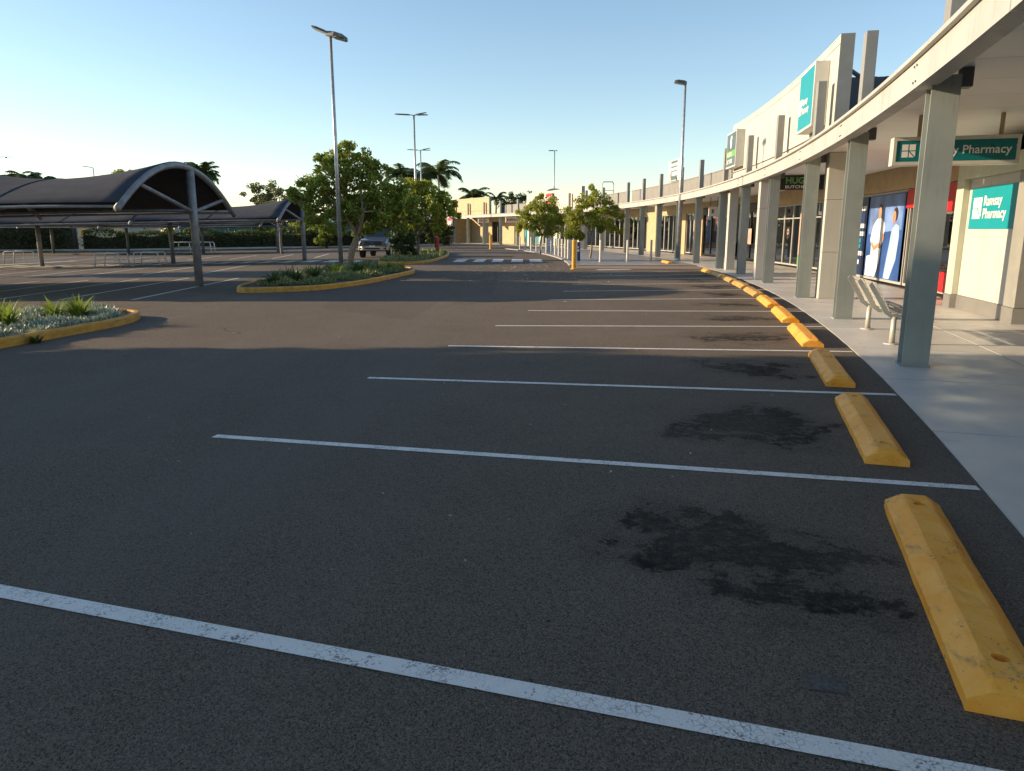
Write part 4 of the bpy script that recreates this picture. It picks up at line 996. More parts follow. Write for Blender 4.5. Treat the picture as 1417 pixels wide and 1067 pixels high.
# ------------------------------------------------------------------ bench
bn = thing('park_bench', 'slatted metal bench with curved back facing the shops behind the nearest column', 'bench', pol(-14.62, .25))
prof = [(-.34, .86), (-.36, .845), (-.335, .80), (-.27, .70), (-.20, .58), (-.14, .47), (-.05, .405), (.06, .40), (.16, .42), (.24, .435), (.27, .42)]
bth = [-15.05, -14.62, -14.19]
def bp(t, x, z): return pol(t, .15 + x, z)
for t in bth:
    m = MB(); rings = []
    for i, (x, z) in enumerate(prof):
        a = Vector(prof[max(i - 1, 0)]); b = Vector(prof[min(i + 1, len(prof) - 1)]); d = (b - a).normalized(); n = Vector((-d.y, d.x)) * .032
        c = pol(t, .15 + x, z); er_ = er(t); e2 = et(t) * .02
        nn = er_ * n.x + UP * n.y
        rings.append([c + nn + e2, c - nn + e2, c - nn - e2, c + nn - e2])
    m.loft(rings); m.build('side_frame', 'bench_frame', bn, bevel=.006)
for (x, z, w_) in ((-.315, .84, .05), (-.285, .775, .06), (-.245, .705, .06), (-.205, .635, .06), (-.17, .565, .06), (-.135, .50, .06), (-.05, .435, .06), (.02, .428, .06), (.09, .432, .06), (.16, .45, .06), (.225, .462, .05)):
    m = MB(); a = math.atan2(.07, .04) if z > .47 else 0.05
    for t0, t1 in ((bth[0] - .03, bth[1] - .012), (bth[1] + .012, bth[2] + .03)):
        rings = []
        for t in (t0, (t0 + t1) / 2, t1):
            c = pol(t, .15 + x + .02, z + .012); dd = er(t) * math.cos(-a) + UP * math.sin(-a); nn = er(t) * math.sin(a) + UP * math.cos(a)
            rings.append([c + dd * w_ / 2 + nn * .006, c - dd * w_ / 2 + nn * .006, c - dd * w_ / 2 - nn * .006, c + dd * w_ / 2 - nn * .006])
        m.loft(rings)
    m.build('slat', 'bench_metal', bn)
for t in (bth[0], bth[2]):
    m = MB(); m.tube([bp(t, -.02, .012), bp(t, -.02, .40)], [.042, .034], 10); l_ = m.build('leg', 'bench_metal', bn, smooth=True)
    m = MB(); m.cyl(bp(t, -.02, .009), .11, .016, 14, .10); m.build('foot_plate', 'bench_metal', l_)
m = MB(); m.tube([bp(bth[0], .02, .385), bp(bth[1], .02, .385), bp(bth[2], .02, .385)], .024, 8); m.build('crossbar', 'bench_metal', bn)

# ------------------------------------------------------------------ light poles
def light_pole(label, loc, h, heads, r=.085, kind='box', rz=0):
    root = thing('street_lamp', label, 'street lamp', loc, 0, 'car park light poles')
    m = MB(); m.tube([(0, 0, 0), (0, 0, h * .5), (0, 0, h)], [r, r * .85, r * .62], 12); m.build('pole', 'galv', root, world=False, smooth=True)
    m = MB(); m.box((0, 0, .015), (.34, .34, .03)); m.cyl((0, 0, .03), r * 1.35, .12, 12, r * 1.1); m.build('base_plate', 'galv', root, world=False)
    for hd in heads:
        a = Matrix.Rotation(R_(hd[0]), 3, 'Z') @ Matrix.Rotation(R_(hd[1]), 3, 'Y')
        top = Vector((0, 0, h))
        arm, sz = hd[2], hd[3]
        b = MB(); b.tube([top + Vector((0, 0, -.05)), top + a @ Vector((arm * .9, 0, 0))], .035, 6); b.build('arm', 'galv', root, world=False)
        c = a @ Vector((arm + sz[0] / 2, 0, 0)) + top
        b = MB()
        rg = []
        for x, k, zt in ((-.5, .62, .6), (-.3, 1, 1), (.25, 1, .85), (.5, .7, .35)):
            rg.append([c + a @ Vector((x * sz[0], y * sz[1] * k / 2, z)) for y, z in ((-1, -sz[2] * .5), (1, -sz[2] * .5), (.86, sz[2] * .5 * zt), (-.86, sz[2] * .5 * zt))])
        b.loft(rg); hh = b.build('lamp_head', 'lamp_dark', root, world=False, bevel=.012)
        b = MB(); b.box(c + a @ Vector((0, 0, -sz[2] * .5 - .006)), (sz[0] * .8, sz[1] * .8, .012), a); g_ = b.build('lens', 'lamp_glass', hh, world=False)
    return root
light_pole('tall galvanised light pole with three flood heads on the left garden island', (-6.48, 28.3, .1), 8.35, [(182, -22, .05, (.62, .5, .07)), (-30, 8, -.12, (.62, .46, .16)), (5, 14, .12, (.5, .42, .14))])
light_pole('slim light pole with a single flood head in front of the near shops', (8.9, 40.2, .01), 9.0, [(178, -10, -.06, (.62, .4, .17))], r=.095)
light_pole('twin-arm light pole rising behind the crossing island tree', (-7.2, 57.0, 0), 9.9, [(180, -3, .25, (1.15, .3, .07)), (30, -14, .1, (.9, .3, .08)), (-8, 0, .2, (.85, .3, .06))], r=.10)
light_pole('farther twin-arm light pole left of the big palm', (-10.7, 90, 0), 10.8, [(180, -3, .25, (1.3, .3, .07)), (20, -14, .1, (1.1, .3, .08)), (-8, 0, .2, (1.0, .3, .06))], r=.10)
light_pole('thin light pole rising over the pale parapet wall', (6.2, 112, 0), 13.0, [(180, 0, .1, (.8, .35, .1)), (0, 0, .1, (.3, .3, .1))], r=.11)
light_pole('small distant street lamp above the near carport roof', (-52.5, 96, -.27), 9.6, [(180, -8, .1, (1.3, .3, .08))], r=.09)

# ------------------------------------------------------------------ bollards
def bollard(label, loc, h, r, mat, cat='bollard', group=None, cap=True):
    root = thing('bollard', label, cat, loc, 0, group)
    m = MB(); m.tube([(0, 0, 0), (0, 0, h * .98), (0, 0, h)], [r, r, r * .8], 12); m.build('post', mat, root, world=False, smooth=False)
    if cap: m = MB(); m.cyl((0, 0, 0), r * 1.7, .02, 12); m.build('base_plate', mat, root, world=False)
    return root
b0 = bollard('pale bollard nearest the yellow one in the plaza row', pol(-1.2, -5.95, .02), 1.08, .06, 'bollard_pale', group='pale bollards along the plaza kerb')
TB = [-.35, .45, 1.25, 2.1, 3.0, 3.9, 4.8, 5.8, 6.9, 8.0, 9.1, 10.2, 11.4, 12.5]
nth = ['second', 'third', 'fourth', 'fifth', 'sixth', 'seventh', 'eighth', 'ninth', 'tenth', 'eleventh', 'twelfth', 'thirteenth', 'fourteenth', 'last']
for i, ta in enumerate(TB): dup(b0, pol(ta, -6.0, .02), 0, '%s pale bollard along the plaza kerb, counted from the yellow one' % nth[i])
for i, (r_, ta) in enumerate(((-4.62, -.62), (-3.15, -.35), (-1.75, .1))):
    dup(b0, pol(ta, r_, .02), 0, ('pale bollard standing in the plaza right of the tree', 'middle pale bollard between the tree and the slim pole', 'pale bollard just left of the slim light pole')[i], 1.02)
bollard('yellow painted steel bollard at the plaza corner', (2.62, 31.6, 0), 1.22, .09, 'yellow_post')
bollard('distant yellow bollard before the teal shop window', (-1.9, 66.5, 0), 1.25, .10, 'yellow_post')
bollard('red bollard on the tip of the crossing island', (-4.72, 47.5, .10), 1.15, .10, 'red_post')
# a few small A-frame boards by the bollards
for i, (ta, r_, mt, lb) in enumerate(((-.05, -6.3, 'navy_print', 'navy pavement board behind the bollard row'), (4.0, -5.2, 'white_print', 'white pavement board behind the bollard row'), (8.5, -5.2, 'pale_blue_print', 'pale blue pavement board far along the bollard row'))):
    p = pol(ta, r_ + (.5 if i == 0 else 0), .02); root = thing('pavement_board', lb, 'sign', p)
    for sg in (-1, 1):
        m = MB(); m.box((0, sg * .16, .5), (.42, .03, 1.0), Matrix.Rotation(R_(sg * 14), 3, 'X')); o = m.build('panel', mt, root, world=False)
    m = MB(); m.box((0, -.25, .55), (.30, .01, .12), Matrix.Rotation(R_(-14), 3, 'X')); m.box((0, -.21, .72), (.26, .01, .1), Matrix.Rotation(R_(-14), 3, 'X')); m.build('printed_text', 'pink_print' if mt == 'white_print' else 'white_print', root, world=False)

# ------------------------------------------------------------------ carports
def carport(label, x0, x1, yc, nb, group='shade canopies over the parking bays', half=(-4.1, 3.05), za=3.22, ze=2.12):
    root = thing('carport', label, 'carport', (x0, yc, gz(x0)), 0, group)
    ya, yb = yc + half[0], yc + half[1]; ym = (ya + yb) / 2; hw = (yb - ya) / 2
    def az(s): return ze + (za - ze) * (1 - abs(s) ** 2.0)             # arch profile, s in -1..1
    L = (x1 - x0) / nb
    zoff = lambda x: gz(x)
    for k in range(nb + 1):
        x = x0 + L * k
        c = MB(); s0 = (yc - ym) / hw; c.tube([(x, yc, zoff(x) - .02), (x, yc, zoff(x) + az(s0) - .02)], .115, 12); c.build('column', 'carport_steel', root, smooth=True)
        a = MB(); a.tube([(x, ym + s_ / 12 * hw * 1.03, zoff(x) + az(s_ / 12 * 1.03)) for s_ in range(-12, 13)], .085, 8); a.build('arch', 'carport_steel', root, smooth=True)
        for sg in (-1, 1):
            ss_ = sg * .70 if sg < 0 else .80
            b = MB(); b.tube([(x, yc, zoff(x) + 2.12), (x, ym + ss_ * hw, zoff(x) + az(ss_) - .04)], .055, 8); b.build('brace', 'carport_steel', root, smooth=True)
    for ss_ in (-.98, .98):
        b = MB(); b.tube([(x0 + (x1 - x0) * i / 12, ym + ss_ * hw, zoff(x0 + (x1 - x0) * i / 12) + az(ss_) - .05) for i in range(13)], .04, 6); b.build('edge_rail', 'carport_steel', root, smooth=True)
    b = MB(); b.tube([(x0 + (x1 - x0) * i / 12, yc, zoff(x0 + (x1 - x0) * i / 12) + 2.16) for i in range(13)], .05, 6); b.build('beam', 'carport_steel', root, smooth=True)
    f = MB(); NX, NY = 14 * nb, 20
    for i in range(NX + 1):
        u = i / NX; x = x0 + (x1 - x0) * u; tb_ = (u * nb) % 1.0
        sag = 4 * tb_ * (1 - tb_)
        for j in range(NY + 1):
            s_ = -1 + 2 * j / NY
            f.v.append((x, ym + s_ * (hw - .10 * sag), zoff(x) + az(s_) + .095 - sag * .42 * (1 - s_ * s_) ** .8 - .02 * sag))
    for i in range(NX):
        for j in range(NY): a = i * (NY + 1) + j; f.f.append((a, a + NY + 1, a + NY + 2, a + 1))
    for i in range(1, NX):
        if i % 7 == 0:
            sm_ = MB(); sm_.tube([Vector(f.v[i * (NY + 1) + j]) + UP * .012 for j in range(NY + 1)], .016, 4); sm_.build('seam', 'fabric_grey', root)
    fo = f.build('canopy', 'fabric_grey', root, smooth=True); sm = fo.modifiers.new('solid', 'SOLIDIFY'); sm.thickness = .008
    return root
carport('near grey fabric barrel carport on steel columns at the left', -9.2, -28.4, 21.85, 3, za=3.36, ze=2.16)
carport('middle grey fabric carport partly behind the island tree', -11.15, -32.4, 40.2, 3)
carport('far grey fabric carport seen beneath the nearer canopies', -19.5, -44.5, 62.5, 4)

# ------------------------------------------------------------------ trolley bay rails
def rail(label, x, y, w, d=0.0, n=2):
    root = thing('trolley_rail', label, 'rail', (x, y, gz(x)), 0, 'white trolley bay rails')
    for i in range(n):
        yy = i * d
        m = MB(); m.tube([(-w / 2 - .06, yy, 0), (-w / 2, yy, .62), (-w / 2 + .06, yy, .68), (w / 2 - .06, yy, .68), (w / 2, yy, .62), (w / 2 + .06, yy, 0)], .03, 7); m.build('hoop', 'rail_white', root, world=False, smooth=True)
        m = MB(); m.tube([(-w / 2 - .02, yy, .34), (w / 2 + .02, yy, .34)], .02, 6); m.build('mid_rail', 'rail_white', root, world=False)
    return root
r0 = rail('white trolley bay rail left of the middle carport column', -20.0, 36.9, 1.15, .9)
dup(r0, (-18.2, 37.2, gz(-18.2)), R_(4), 'white trolley bay rail right of the first, near the middle carport', 1.0)
dup(r0, (-28.9, 43.4, gz(-29)), 0, 'white trolley bay rail at the far left edge', 1.0)
dup(r0, (-29.3, 66.5, gz(-29)), 0, 'distant white trolley bay rail before the hedge, left half', 1.25)
dup(r0, (-27.6, 66.8, gz(-29)), R_(5), 'distant white trolley bay rail before the hedge, right half', 1.25)

# ------------------------------------------------------------------ the parked four-wheel drive
car = thing('parked_car', 'dark silver four-wheel drive with roof lights facing the camera behind the tree', 'car', (-8.25, 44.4, 0), R_(-2))
def sect(y, pts): return [(x, y, z) for x, z in pts]
def half(w, z0, z1, ws, zs): return [(-w, z0), (w, z0), (w * 1.0, zs), (ws, z1), (-ws, z1), (-w * 1.0, zs)]
m = MB(); m.loft([sect(-.02, half(.80, .46, .98, .70, .80)), sect(.12, half(.88, .42, 1.06, .76, .84)), sect(.6, half(.91, .40, 1.12, .80, .90)), sect(1.35, half(.91, .40, 1.15, .82, .95)), sect(4.4, half(.91, .42, 1.15, .84, .95)), sect(4.65, half(.86, .5, 1.1, .80, .95))]); m.build('body', 'car_paint', car, world=False, bevel=.03)
m = MB(); m.loft([sect(1.25, half(.80, 1.13, 1.16, .78, 1.14)), sect(1.95, half(.76, 1.14, 1.72, .62, 1.40)), sect(2.2, half(.76, 1.14, 1.78, .62, 1.40)), sect(4.1, half(.78, 1.14, 1.76, .62, 1.40)), sect(4.5, half(.80, 1.12, 1.3, .70, 1.2))]); m.build('cabin', 'car_paint', car, world=False, bevel=.02)
m = MB(); m.add([(-.70, 1.36, 1.20), (.70, 1.36, 1.20), (.585, 1.925, 1.685), (-.585, 1.925, 1.685)], [(0, 1, 2, 3)])
m.v = [(x, y - .035, z + .02) for x, y, z in m.v]; m.build('windscreen', 'car_glass', car, world=False)
for sg in (-1, 1):
    m = MB(); m.add([(sg * .815, 1.7, 1.2), (sg * .80, 3.6, 1.2), (sg * .705, 3.5, 1.66), (sg * .70, 2.1, 1.66)], [(0, 1, 2, 3)]); m.build('side_window', 'car_glass', car, world=False)
m = MB(); m.box((0, -.03, .88), (1.06, .06, .22)); gr = m.build('grille', 'car_black', car, world=False, bevel=.02)
for z in (.82, .88, .94):
    m = MB(); m.box((0, -.066, z), (.98, .012, .022)); m.build('grille_bar', 'lamp_dark', gr, world=False)
m = MB(); m.add(*(lambda e: ([(x, -.075, z) for x, z in e], [tuple(range(len(e)))]))(ell(0, .89, .13, .05))); m.build('emblem', 'blue_print', gr, world=False)
for sg in (-1, 1):
    m = MB(); m.loft([[(sg * .56, -.02, .80), (sg * .82, .03, .82), (sg * .84, .05, .96), (sg * .58, -.01, .98)], [(sg * .56, .08, .80), (sg * .82, .1, .82), (sg * .84, .12, .96), (sg * .58, .08, .98)]]); h = m.build('headlight', 'headlight_glass', car, world=False, bevel=.01)
    m = MB(); m.box((sg * .96, 1.62, 1.22), (.2, .12, .16)); m.build('mirror', 'car_black', car, world=False, bevel=.03)
    m = MB(); m.box((sg * .70, -.085, .56), (.2, .03, .08)); m.build('fog_light', 'car_black', car, world=False)
m = MB(); m.loft([[(-.86, .05, .48), (-.60, -.13, .46), (.60, -.13, .46), (.86, .05, .48)] + [(.86, .16, .48), (-.86, .16, .48)], [(-.86, .04, .66), (-.60, -.14, .68), (.60, -.14, .68), (.86, .04, .66)] + [(.86, .16, .66), (-.86, .16, .66)]]); m.build('bumper', 'alu', car, world=False, bevel=.015)
m = MB(); m.box((0, -.15, .56), (.9, .03, .08)); m.build('lower_intake', 'car_black', car, world=False)
m = MB(); m.box((0, -.16, .685), (.36, .014, .105)); m.build('number_plate', 'white_print', car, world=False)
m = MB(); m.box((0, 3.0, 1.88), (1.24, 1.9, .05)); rk = m.build('roof_rack', 'car_black', car, world=False)
for x in (-.6, .6): m = MB(); m.box((x, 3.0, 1.815), (.05, 1.5, .09)); m.build('rack_foot', 'car_black', rk, world=False)
for x in (-.48, -.24, 0, .24, .48):
    m = MB(); m.cyl((x, 1.98, 1.78), .075, .11, 10); m.build('roof_light', 'headlight_glass', car, world=False)
for sg in (-1, 1):
    for y in (.85, 3.7):
        m = MB(); m.tube([(sg * .68, y, .39), (sg * .93, y, .39)], .39, 20); w_ = m.build('wheel', 'tyre_rubber', car, world=False, bevel=.02)
        m = MB(); m.tube([(sg * .90, y, .39), (sg * .935, y, .39)], .24, 16); m.build('rim', 'alu', w_, world=False)

# ------------------------------------------------------------------ trees
t1c = [(-.5, .3, 4.6, .55), (.1, .1, 4.7, .6), (.7, .2, 4.45, .55), (-1.0, 0, 4.35, .45), (1.3, .1, 4.1, .5), (-.3, -.3, 3.9, .7), (.6, -.2, 3.8, .7), (-1.5, .2, 3.5, .6), (-.9, -.2, 3.2, .7), (.1, .4, 3.2, .75), (1.1, 0, 3.2, .7), (1.9, .2, 3.2, .6),
       (-1.9, .1, 2.9, .5), (-1.3, .2, 2.5, .7), (-.4, -.2, 2.5, .7), (.6, .1, 2.4, .7), (1.5, -.1, 2.4, .7), (2.3, .1, 2.6, .6), (-.2, .5, 1.9, .5), (.9, .3, 1.8, .5), (1.8, .2, 1.75, .5), (-1.6, .3, 2.0, .4), (2.5, .3, 2.0, .45)]
t1c = [(x, y, z * 0.93, r) for x, y, z, r in t1c]
tree('broadleaf_tree', 'multi-stemmed broadleaf tree beside the tall light pole', (-6.38, 29.4, .1), (.35, .1, 1.35), .15, t1c, .17, 'bark_pale', 'leaf_fig', 12500, seed=5, stems=4)
t2c = [(-1.2, .2, 3.3, .7), (-.3, 0, 3.7, .75), (.6, .2, 3.75, .7), (1.3, 0, 3.3, .6), (-1.5, 0, 2.6, .75), (-.5, -.4, 2.7, .8), (.5, -.4, 2.8, .8), (1.4, -.1, 2.5, .75), (2.0, .1, 3.0, .45), (0, 0, 2.0, .7), (-.9, .3, 2.0, .6), (1.1, .2, 1.8, .6), (2.2, 0, 2.4, .4)]
tree('broadleaf_tree', 'yellow green broadleaf tree on the crossing island', (-5.3, 41.5, .1), (.1, 0, 1.2), .12, t2c, .19, 'bark_grey', 'leaf_yellow', 10000, seed=8, stems=4)
tree('shrub', 'dark dense shrub under the crossing island tree', (-5.75, 40.0, .1), (0, 0, .3), .05, [(0, 0, .65, .6), (-.3, .2, 1.05, .5), (.3, 0, 1.1, .5), (0, .2, 1.45, .45), (.45, .2, .5, .4)], .13, 'bark_dark', 'leaf_dark', 3200, seed=9, stems=3, cat='shrub')
p3 = [(-1.1, 0, 2.5, .65), (-.3, .2, 3.1, .7), (.5, 0, 3.3, .7), (1.0, .2, 2.7, .65), (-1.4, .1, 1.9, .5), (-.6, -.3, 2.1, .7), (.3, -.3, 2.3, .7), (1.1, 0, 1.9, .65), (0, .3, 3.75, .4), (-.2, 0, 1.6, .5), (.7, .1, 1.5, .5), (1.5, 0, 2.3, .4)]
tree('broadleaf_tree', 'round plaza tree standing behind the bollard row', (1.95, 50.8, .02), (.1, 0, 1.3), .07, p3, .16, 'bark_grey', 'leaf_yellow', 8000, group='plaza trees', seed=12, stems=3)
p4 = [(-1.0, 0, 2.6, .6), (-.3, .2, 3.2, .6), (.4, 0, 3.3, .6), (1.1, .2, 2.8, .55), (1.5, 0, 2.4, .45), (-.6, -.3, 2.2, .65), (.3, -.3, 2.4, .65), (1.1, 0, 1.9, .6), (.1, .2, 3.9, .38), (.3, 0, 1.9, .5), (-1.0, .1, 2.1, .5), (1.6, .1, 1.6, .35)]
def sprouts(root):
    m = MB(); rg = random.Random(31)
    for c, r in (((-.95, -.2, 1.55), .42), ((-1.25, 0, 1.35), .3), ((-.6, -.1, 1.25), .32), ((.55, -.4, 1.6), .18)): leaf_cards(m, c, r, 380, .13, .3, .9, rg)
    m.build('sprout', 'leaf_bright', root, world=False)
tree('broadleaf_tree', 'plaza tree with bright lime sprouts at its base right of the yellow bollard', (4.5, 43.4, .02), (.05, 0, 1.45), .065, p4, .15, 'bark_pale', 'leaf_yellow', 7000, group='plaza trees', seed=14, stems=3, extra=sprouts)
tree('broadleaf_tree', 'sparse olive-brown tree behind the middle carport', (-17.2, 56, gz(-17)), (0, 0, 2.0), .12, blob_clumps(3.1, 2, 2.2, 5.6, 16, .8, 4), .2, 'bark_grey', 'leaf_olive', 4200, seed=16, stems=4)
tree('broadleaf_tree', 'round dark tree top above the near carport roof', (-50, 99, -.27), (0, 0, 4), .25, blob_clumps(4.6, 3, 4.5, 10.6, 22, 1.4, 5), .38, 'bark_dark', 'leaf_fig', 6000, seed=17, stems=3)
for i, (x, y, rx, z0, z1, lm, lb) in enumerate(((-9.6, 62, 2.2, .3, 4.9, 'leaf_dark', 'dark tree behind the four-wheel drive'), (-13.5, 70, 2.8, .4, 4.6, 'leaf_fig', 'broad green tree left of the four-wheel drive'),
        (-21.5, 79, 2.2, .3, 3.4, 'leaf_yellow', 'sunlit yellow green bush tree behind the hedge'), (-26.5, 80, 2.0, .4, 3.3, 'leaf_yellow', 'sunlit bush behind the green mesh fence'), (-30.5, 81, 1.8, .4, 3.6, 'leaf_yellow', 'yellow green bush beside the blue roofed house'),
        (1.0, 112, 3.0, 3, 7.9, 'leaf_dark', 'dark tree behind the grey parapet of the far shops'), (-18.5, 75, 2.0, .2, 3.2, 'leaf_fig', 'green bush tree seen past the middle carport column'), (-35.5, 84, 3.2, 1, 5.0, 'leaf_dark', 'dark tree right of the cream house'),
        (-7.4, 72, 1.6, .2, 3.0, 'leaf_dark', 'clipped dark bush left of the farthest shop'))):
    tree('broadleaf_tree', lb, (x, y, gz(x)), (0, 0, max(.5, z0)), .14, blob_clumps(rx, rx * .8, z0, z1, 13, rx * .38, 60 + i), .26, 'bark_dark', lm, 3000, seed=70 + i, stems=3, squash=.9)
palm('big palm with drooping fronds right of the twin-arm poles', (-10.6, 112, 0), 9.6, 3.9, 1, 24)
palm('palm just left of the twin-arm poles', (-16.0, 108, 0), 9.0, 3.3, 2, 22)
palm('dense palm behind the farther twin-arm pole', (-13.3, 116, 0), 8.9, 3.4, 3, 24)
palm('lone round-headed palm above the carports', (-41.0, 102, -.27), 9.0, 2.6, 4, 26, .65)
palm('small palm over the orange parapet wall', (-6.6, 128, 0), 7.0, 3.3, 5, 22)
palm('short palm between the orange and grey parapets', (-2.6, 118, 0), 6.4, 2.0, 6, 16)
palm('low palm beside the roof vent', (-.6, 122, 0), 5.6, 2.0, 7, 16)
palm('palm fronds over the left carport edge, first from left', (-62.5, 96, -.27), 7.5, 2.4, 8, 16)
palm('palm fronds over the left carport edge, ragged crown', (-58.5, 92, -.27), 7.6, 2.6, 9, 16)
palm('palm fronds over the left carport edge, nearest the dark tree', (-63.8, 104, -.27), 8.4, 2.6, 10, 16)

# trees standing in the car park to the left of the picture: their long shade crosses the near bays
for i, (x, y, rx, z0, z1) in enumerate(((-19.5, 9.0, 3.0, .7, 8.0), (-20.5, 4.9, 3.6, .7, 8.4), (-19.5, -0.2, 3.4, .8, 8.4), (-29, 29.8, 3.0, 3.0, 10.0))):
    tree('broadleaf_tree', ('dense shade tree left of the nearest bays, outermost', 'dense shade tree left of the nearest bays, in the middle of its row', 'dense shade tree left of the nearest bays, behind the camera side', 'tall shade tree beyond the left end of the near carport')[i],
         (x, y, gz(x)), (0, 0, z0), .22, blob_clumps(rx, rx, z0, z1, 34, rx * .44, 90 + i), .52, 'bark_grey', 'leaf_fig', 13000, group='shade trees left of the picture', seed=95 + i, stems=4, squash=1.0)

# ------------------------------------------------------------------ hedge, fence, houses behind the car park
def hedge(label, a, b, h, w, seed, mat='leaf_dark', leaf=.17, dens=150):
    rg = random.Random(seed); a = Vector((*a, gz(a[0]))); b = Vector((*b, gz(b[0]))); L = (b - a).length; d = (b - a).normalized(); n = Vector((-d.y, d.x, 0))
    root = thing('hedge', label, 'hedge', a.lerp(b, .5)); m = MB(); K = int(L / .8)
    rings = []
    for i in range(K + 1):
        p = a.lerp(b, i / K); hh = h * (.82 + .16 * rg.random())
        rings.append([p - n * w * .28, p - n * w * .22 + UP * hh * .72, p + n * w * .22 + UP * hh * .72, p + n * w * .28])
    m.loft(rings); m.build('core', 'bark_dark', root)
    m = MB()
    for i in range(int(L * dens)):
        f = rg.random(); p = a.lerp(b, f); top = h * (.86 + .16 * math.sin(f * L * 1.1) * math.sin(f * L * .37 + 1))
        leaf_cards(m, p + n * rg.choice([-1, -1, 1]) * w * rg.uniform(.3, .55) + UP * rg.uniform(0.02, 1) * top if rg.random() < .7 else p + n * rg.uniform(-.5, .5) * w + UP * top * rg.uniform(.88, 1.05), .15, 1, leaf, .3, 1, rg)
    m.build('foliage', mat, root); return root
hedge('tall dark hedge at the far left of the car park', (-56, 66.5), (-40.5, 69.7), 4.1, 2.4, 1, 'leaf_dark', .30, 420)
hedge('clipped dark hedge along the back kerb', (-40, 70.2), (-12.5, 79.0), 2.0, 1.4, 2, 'leaf_dark', .24, 330)
hedge('low dark hedge behind the four-wheel drive', (-12.3, 80), (-7.6, 88), 2.3, 1.6, 3, 'leaf_dark', .25, 330)
m = MB(); m.tube([(-58, 64.8, -.2), (-36, 69.2, -.2), (-12, 77.5, 0), (-8, 86, 0)], .14, 4)
tag(m.build('kerb', 'kerb_concrete'), 'pale kerb in front of the back hedge', kind='structure')
fn = thing('mesh_fence', 'green mesh covered fence behind the clipped hedge', 'fence', (-26, 78, 0))
for i in range(8):
    x = -34 + i * 2.2
    m = MB(); m.box((x + 1.1, 77.3 + .32 * (x + 34) + .35, 1.25), (2.28, .04, 2.1), Matrix.Rotation(math.atan(.32), 3, 'Z')); m.build('panel', 'fence_green', fn)
    m = MB(); m.box((x, 77.22 + .32 * (x + 34), 1.2), (.07, .07, 2.5)); m.build('post', 'galv', fn)
def house(label, x, y, w, d, h, rh, wall, roof, wins):
    root = thing('house', label, 'house', (x, y, -.27)); z = -.27
    m = MB(); m.box((x, y, z + h / 2), (w, d, h)); m.build('wall', wall, root)
    m = MB(); m.loft([[(x - w / 2 - .3, y - d / 2 - .3, z + h), (x + w / 2 + .3, y - d / 2 - .3, z + h), (x + w / 2 + .3, y + d / 2 + .3, z + h), (x - w / 2 - .3, y + d / 2 + .3, z + h)],
                      [(x - w / 2 + 1.2, y - .1, z + h + rh), (x + w / 2 - 1.2, y - .1, z + h + rh), (x + w / 2 - 1.2, y + .1, z + h + rh), (x - w / 2 + 1.2, y + .1, z + h + rh)]]); m.build('roof', roof, root)
    for (wx, wz, ww, wh) in wins:
        m = MB(); m.box((x + wx, y - d / 2 - .02, z + wz), (ww + .16, .06, wh + .16)); f = m.build('window', 'rail_white', root)
        m = MB(); m.box((x + wx, y - d / 2 - .06, z + wz), (ww, .03, wh)); m.build('pane', 'car_glass', f)
house('cream house with a small window behind the far hedge', -48.5, 92, 7.5, 8, 3.0, .7, 'house_cream', 'house_roof', [(2.6, 1.6, .9, 1.1), (-1.5, 1.6, 1.2, 1.1)])
house('white house with blue grey roof beyond the green fence', -39.5, 100, 7, 8, 2.7, 1.5, 'house_white', 'house_roof', [(1.2, 1.5, 1.2, 1.1)])
house('pale blue building left of the farthest shop', -12.5, 112, 6.5, 6, 3.4, .8, 'pale_blue_print', 'house_white', [(1.6, 1.4, 1.4, 1.6)])
house('white building glimpsed behind the island trees', -24, 105, 9, 6, 3.0, .8, 'house_white', 'house_roof', [(2, 1.5, 1.2, 1.1)])
# distant wooded skyline closing the view
m = MB(); rg = random.Random(55)
for i in range(5200):
    f = rg.random(); x = -190 + f * 230; y = 150 + rg.uniform(-8, 8)
    hh = 3.2 + 1.6 * math.sin(x * .11) + 1.0 * math.sin(x * .37 + 1)
    leaf_cards(m, (x, y, rg.uniform(0, 1) * hh - .3), .5, 1, 1.7, .3, .8, rg)
tag(m.build('treeline', 'leaf_dark'), 'distant dark wooded skyline', kind='stuff')

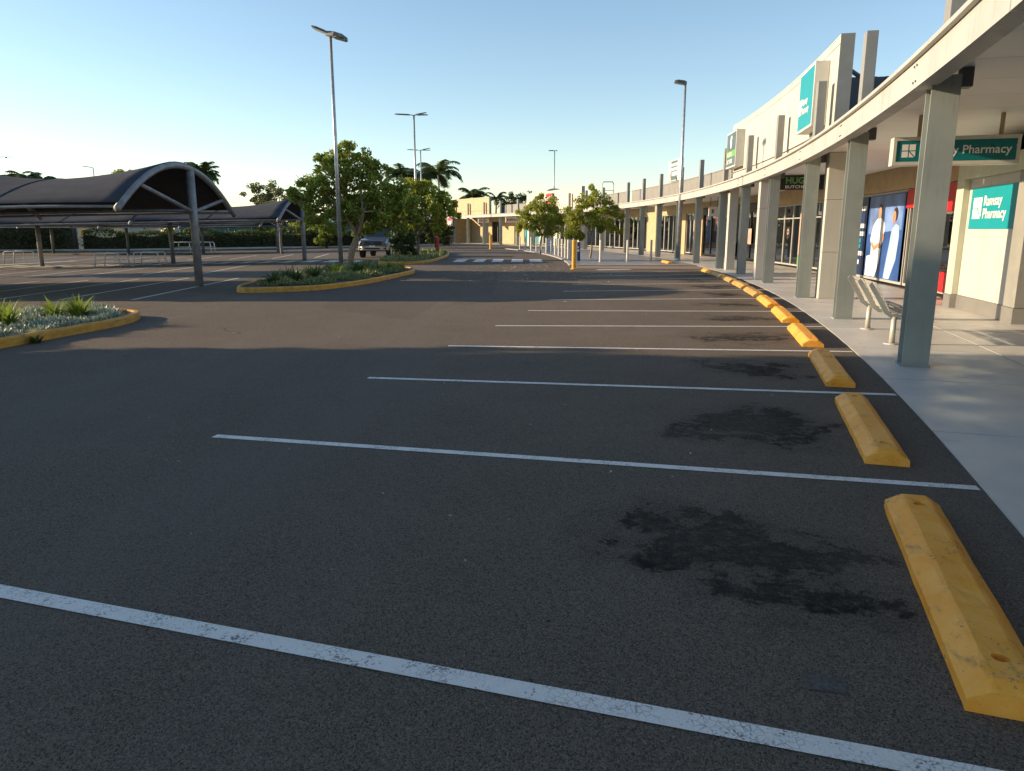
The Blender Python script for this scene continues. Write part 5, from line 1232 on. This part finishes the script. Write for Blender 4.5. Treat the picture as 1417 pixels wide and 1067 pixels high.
# ------------------------------------------------------------------ gull
gl = thing('seagull', 'dark silhouetted gull gliding at the left edge of the sky', 'bird', (-38.2, 58, 7.0), R_(20))
m = MB(); m.loft([[Vector((0, y, 0)) + Vector((math.cos(R_(a)) * r_, 0, math.sin(R_(a)) * r_)) for a in range(0, 360, 45)] for y, r_ in ((-.22, .012), (-.15, .045), (0, .06), (.14, .04), (.26, .012))]); m.build('body', 'slate_print', gl, world=False, smooth=True)
for sg in (-1, 1):
    m = MB(); pts = [(0, .0, .02), (.18, .02, .06), (.36, .0, .02), (.5, -.06, -.12), (.56, -.10, -.28)]
    vs = []
    for (x, y, z), c in zip(pts, (.12, .11, .09, .06, .01)):
        vs += [(sg * x, y - c, z), (sg * x, y + c, z), (sg * x, y + c * .3, z + .025)]
    m.loft([vs[k * 3:k * 3 + 3] for k in range(5)]); m.build('wing', 'slate_print', gl, world=False)

# ------------------------------------------------------------------ leaf litter and grit on the asphalt
m = MB(); m2 = MB(); rg = random.Random(91)
def chip(mb, x, y, s_):
    a = rg.uniform(0, 6.28); u = Vector((math.cos(a), math.sin(a), rg.uniform(0, .3))) * s_; v = Vector((-math.sin(a), math.cos(a), rg.uniform(0, .3))) * s_ * .5; p = Vector((x, y, gz(x) + .012))
    mb.add([p - u, p + v, p + u, p - v], [(0, 1, 2, 3)])
for _ in range(900):
    f = rg.random() ** 1.5; x = rg.gauss(0.9, 1.5); y = rg.gauss(29.5, 4.2)
    if y > 15 and math.hypot(x - CX, y - CY) - RAD < -.6: chip(m if rg.random() < .7 else m2, x, y, rg.uniform(.015, .05))
for _ in range(260):
    y = rg.uniform(3, 40); x = rg.uniform(-.6, .5) * y * .9
    if math.hypot(x - CX, y - CY) - RAD < -.8 and not any(inside((x, y), P) for P in (P1, P2, P3)): chip(m2 if rg.random() < .6 else m, x, y, rg.uniform(.006, .018))
tag(m.build('leaf_litter', 'leaf_litter'), 'fallen tan leaves scattered over the asphalt aisle', kind='stuff')
tag(m2.build('grit', 'pale_litter'), 'pale specks of litter scattered on the asphalt', kind='stuff')
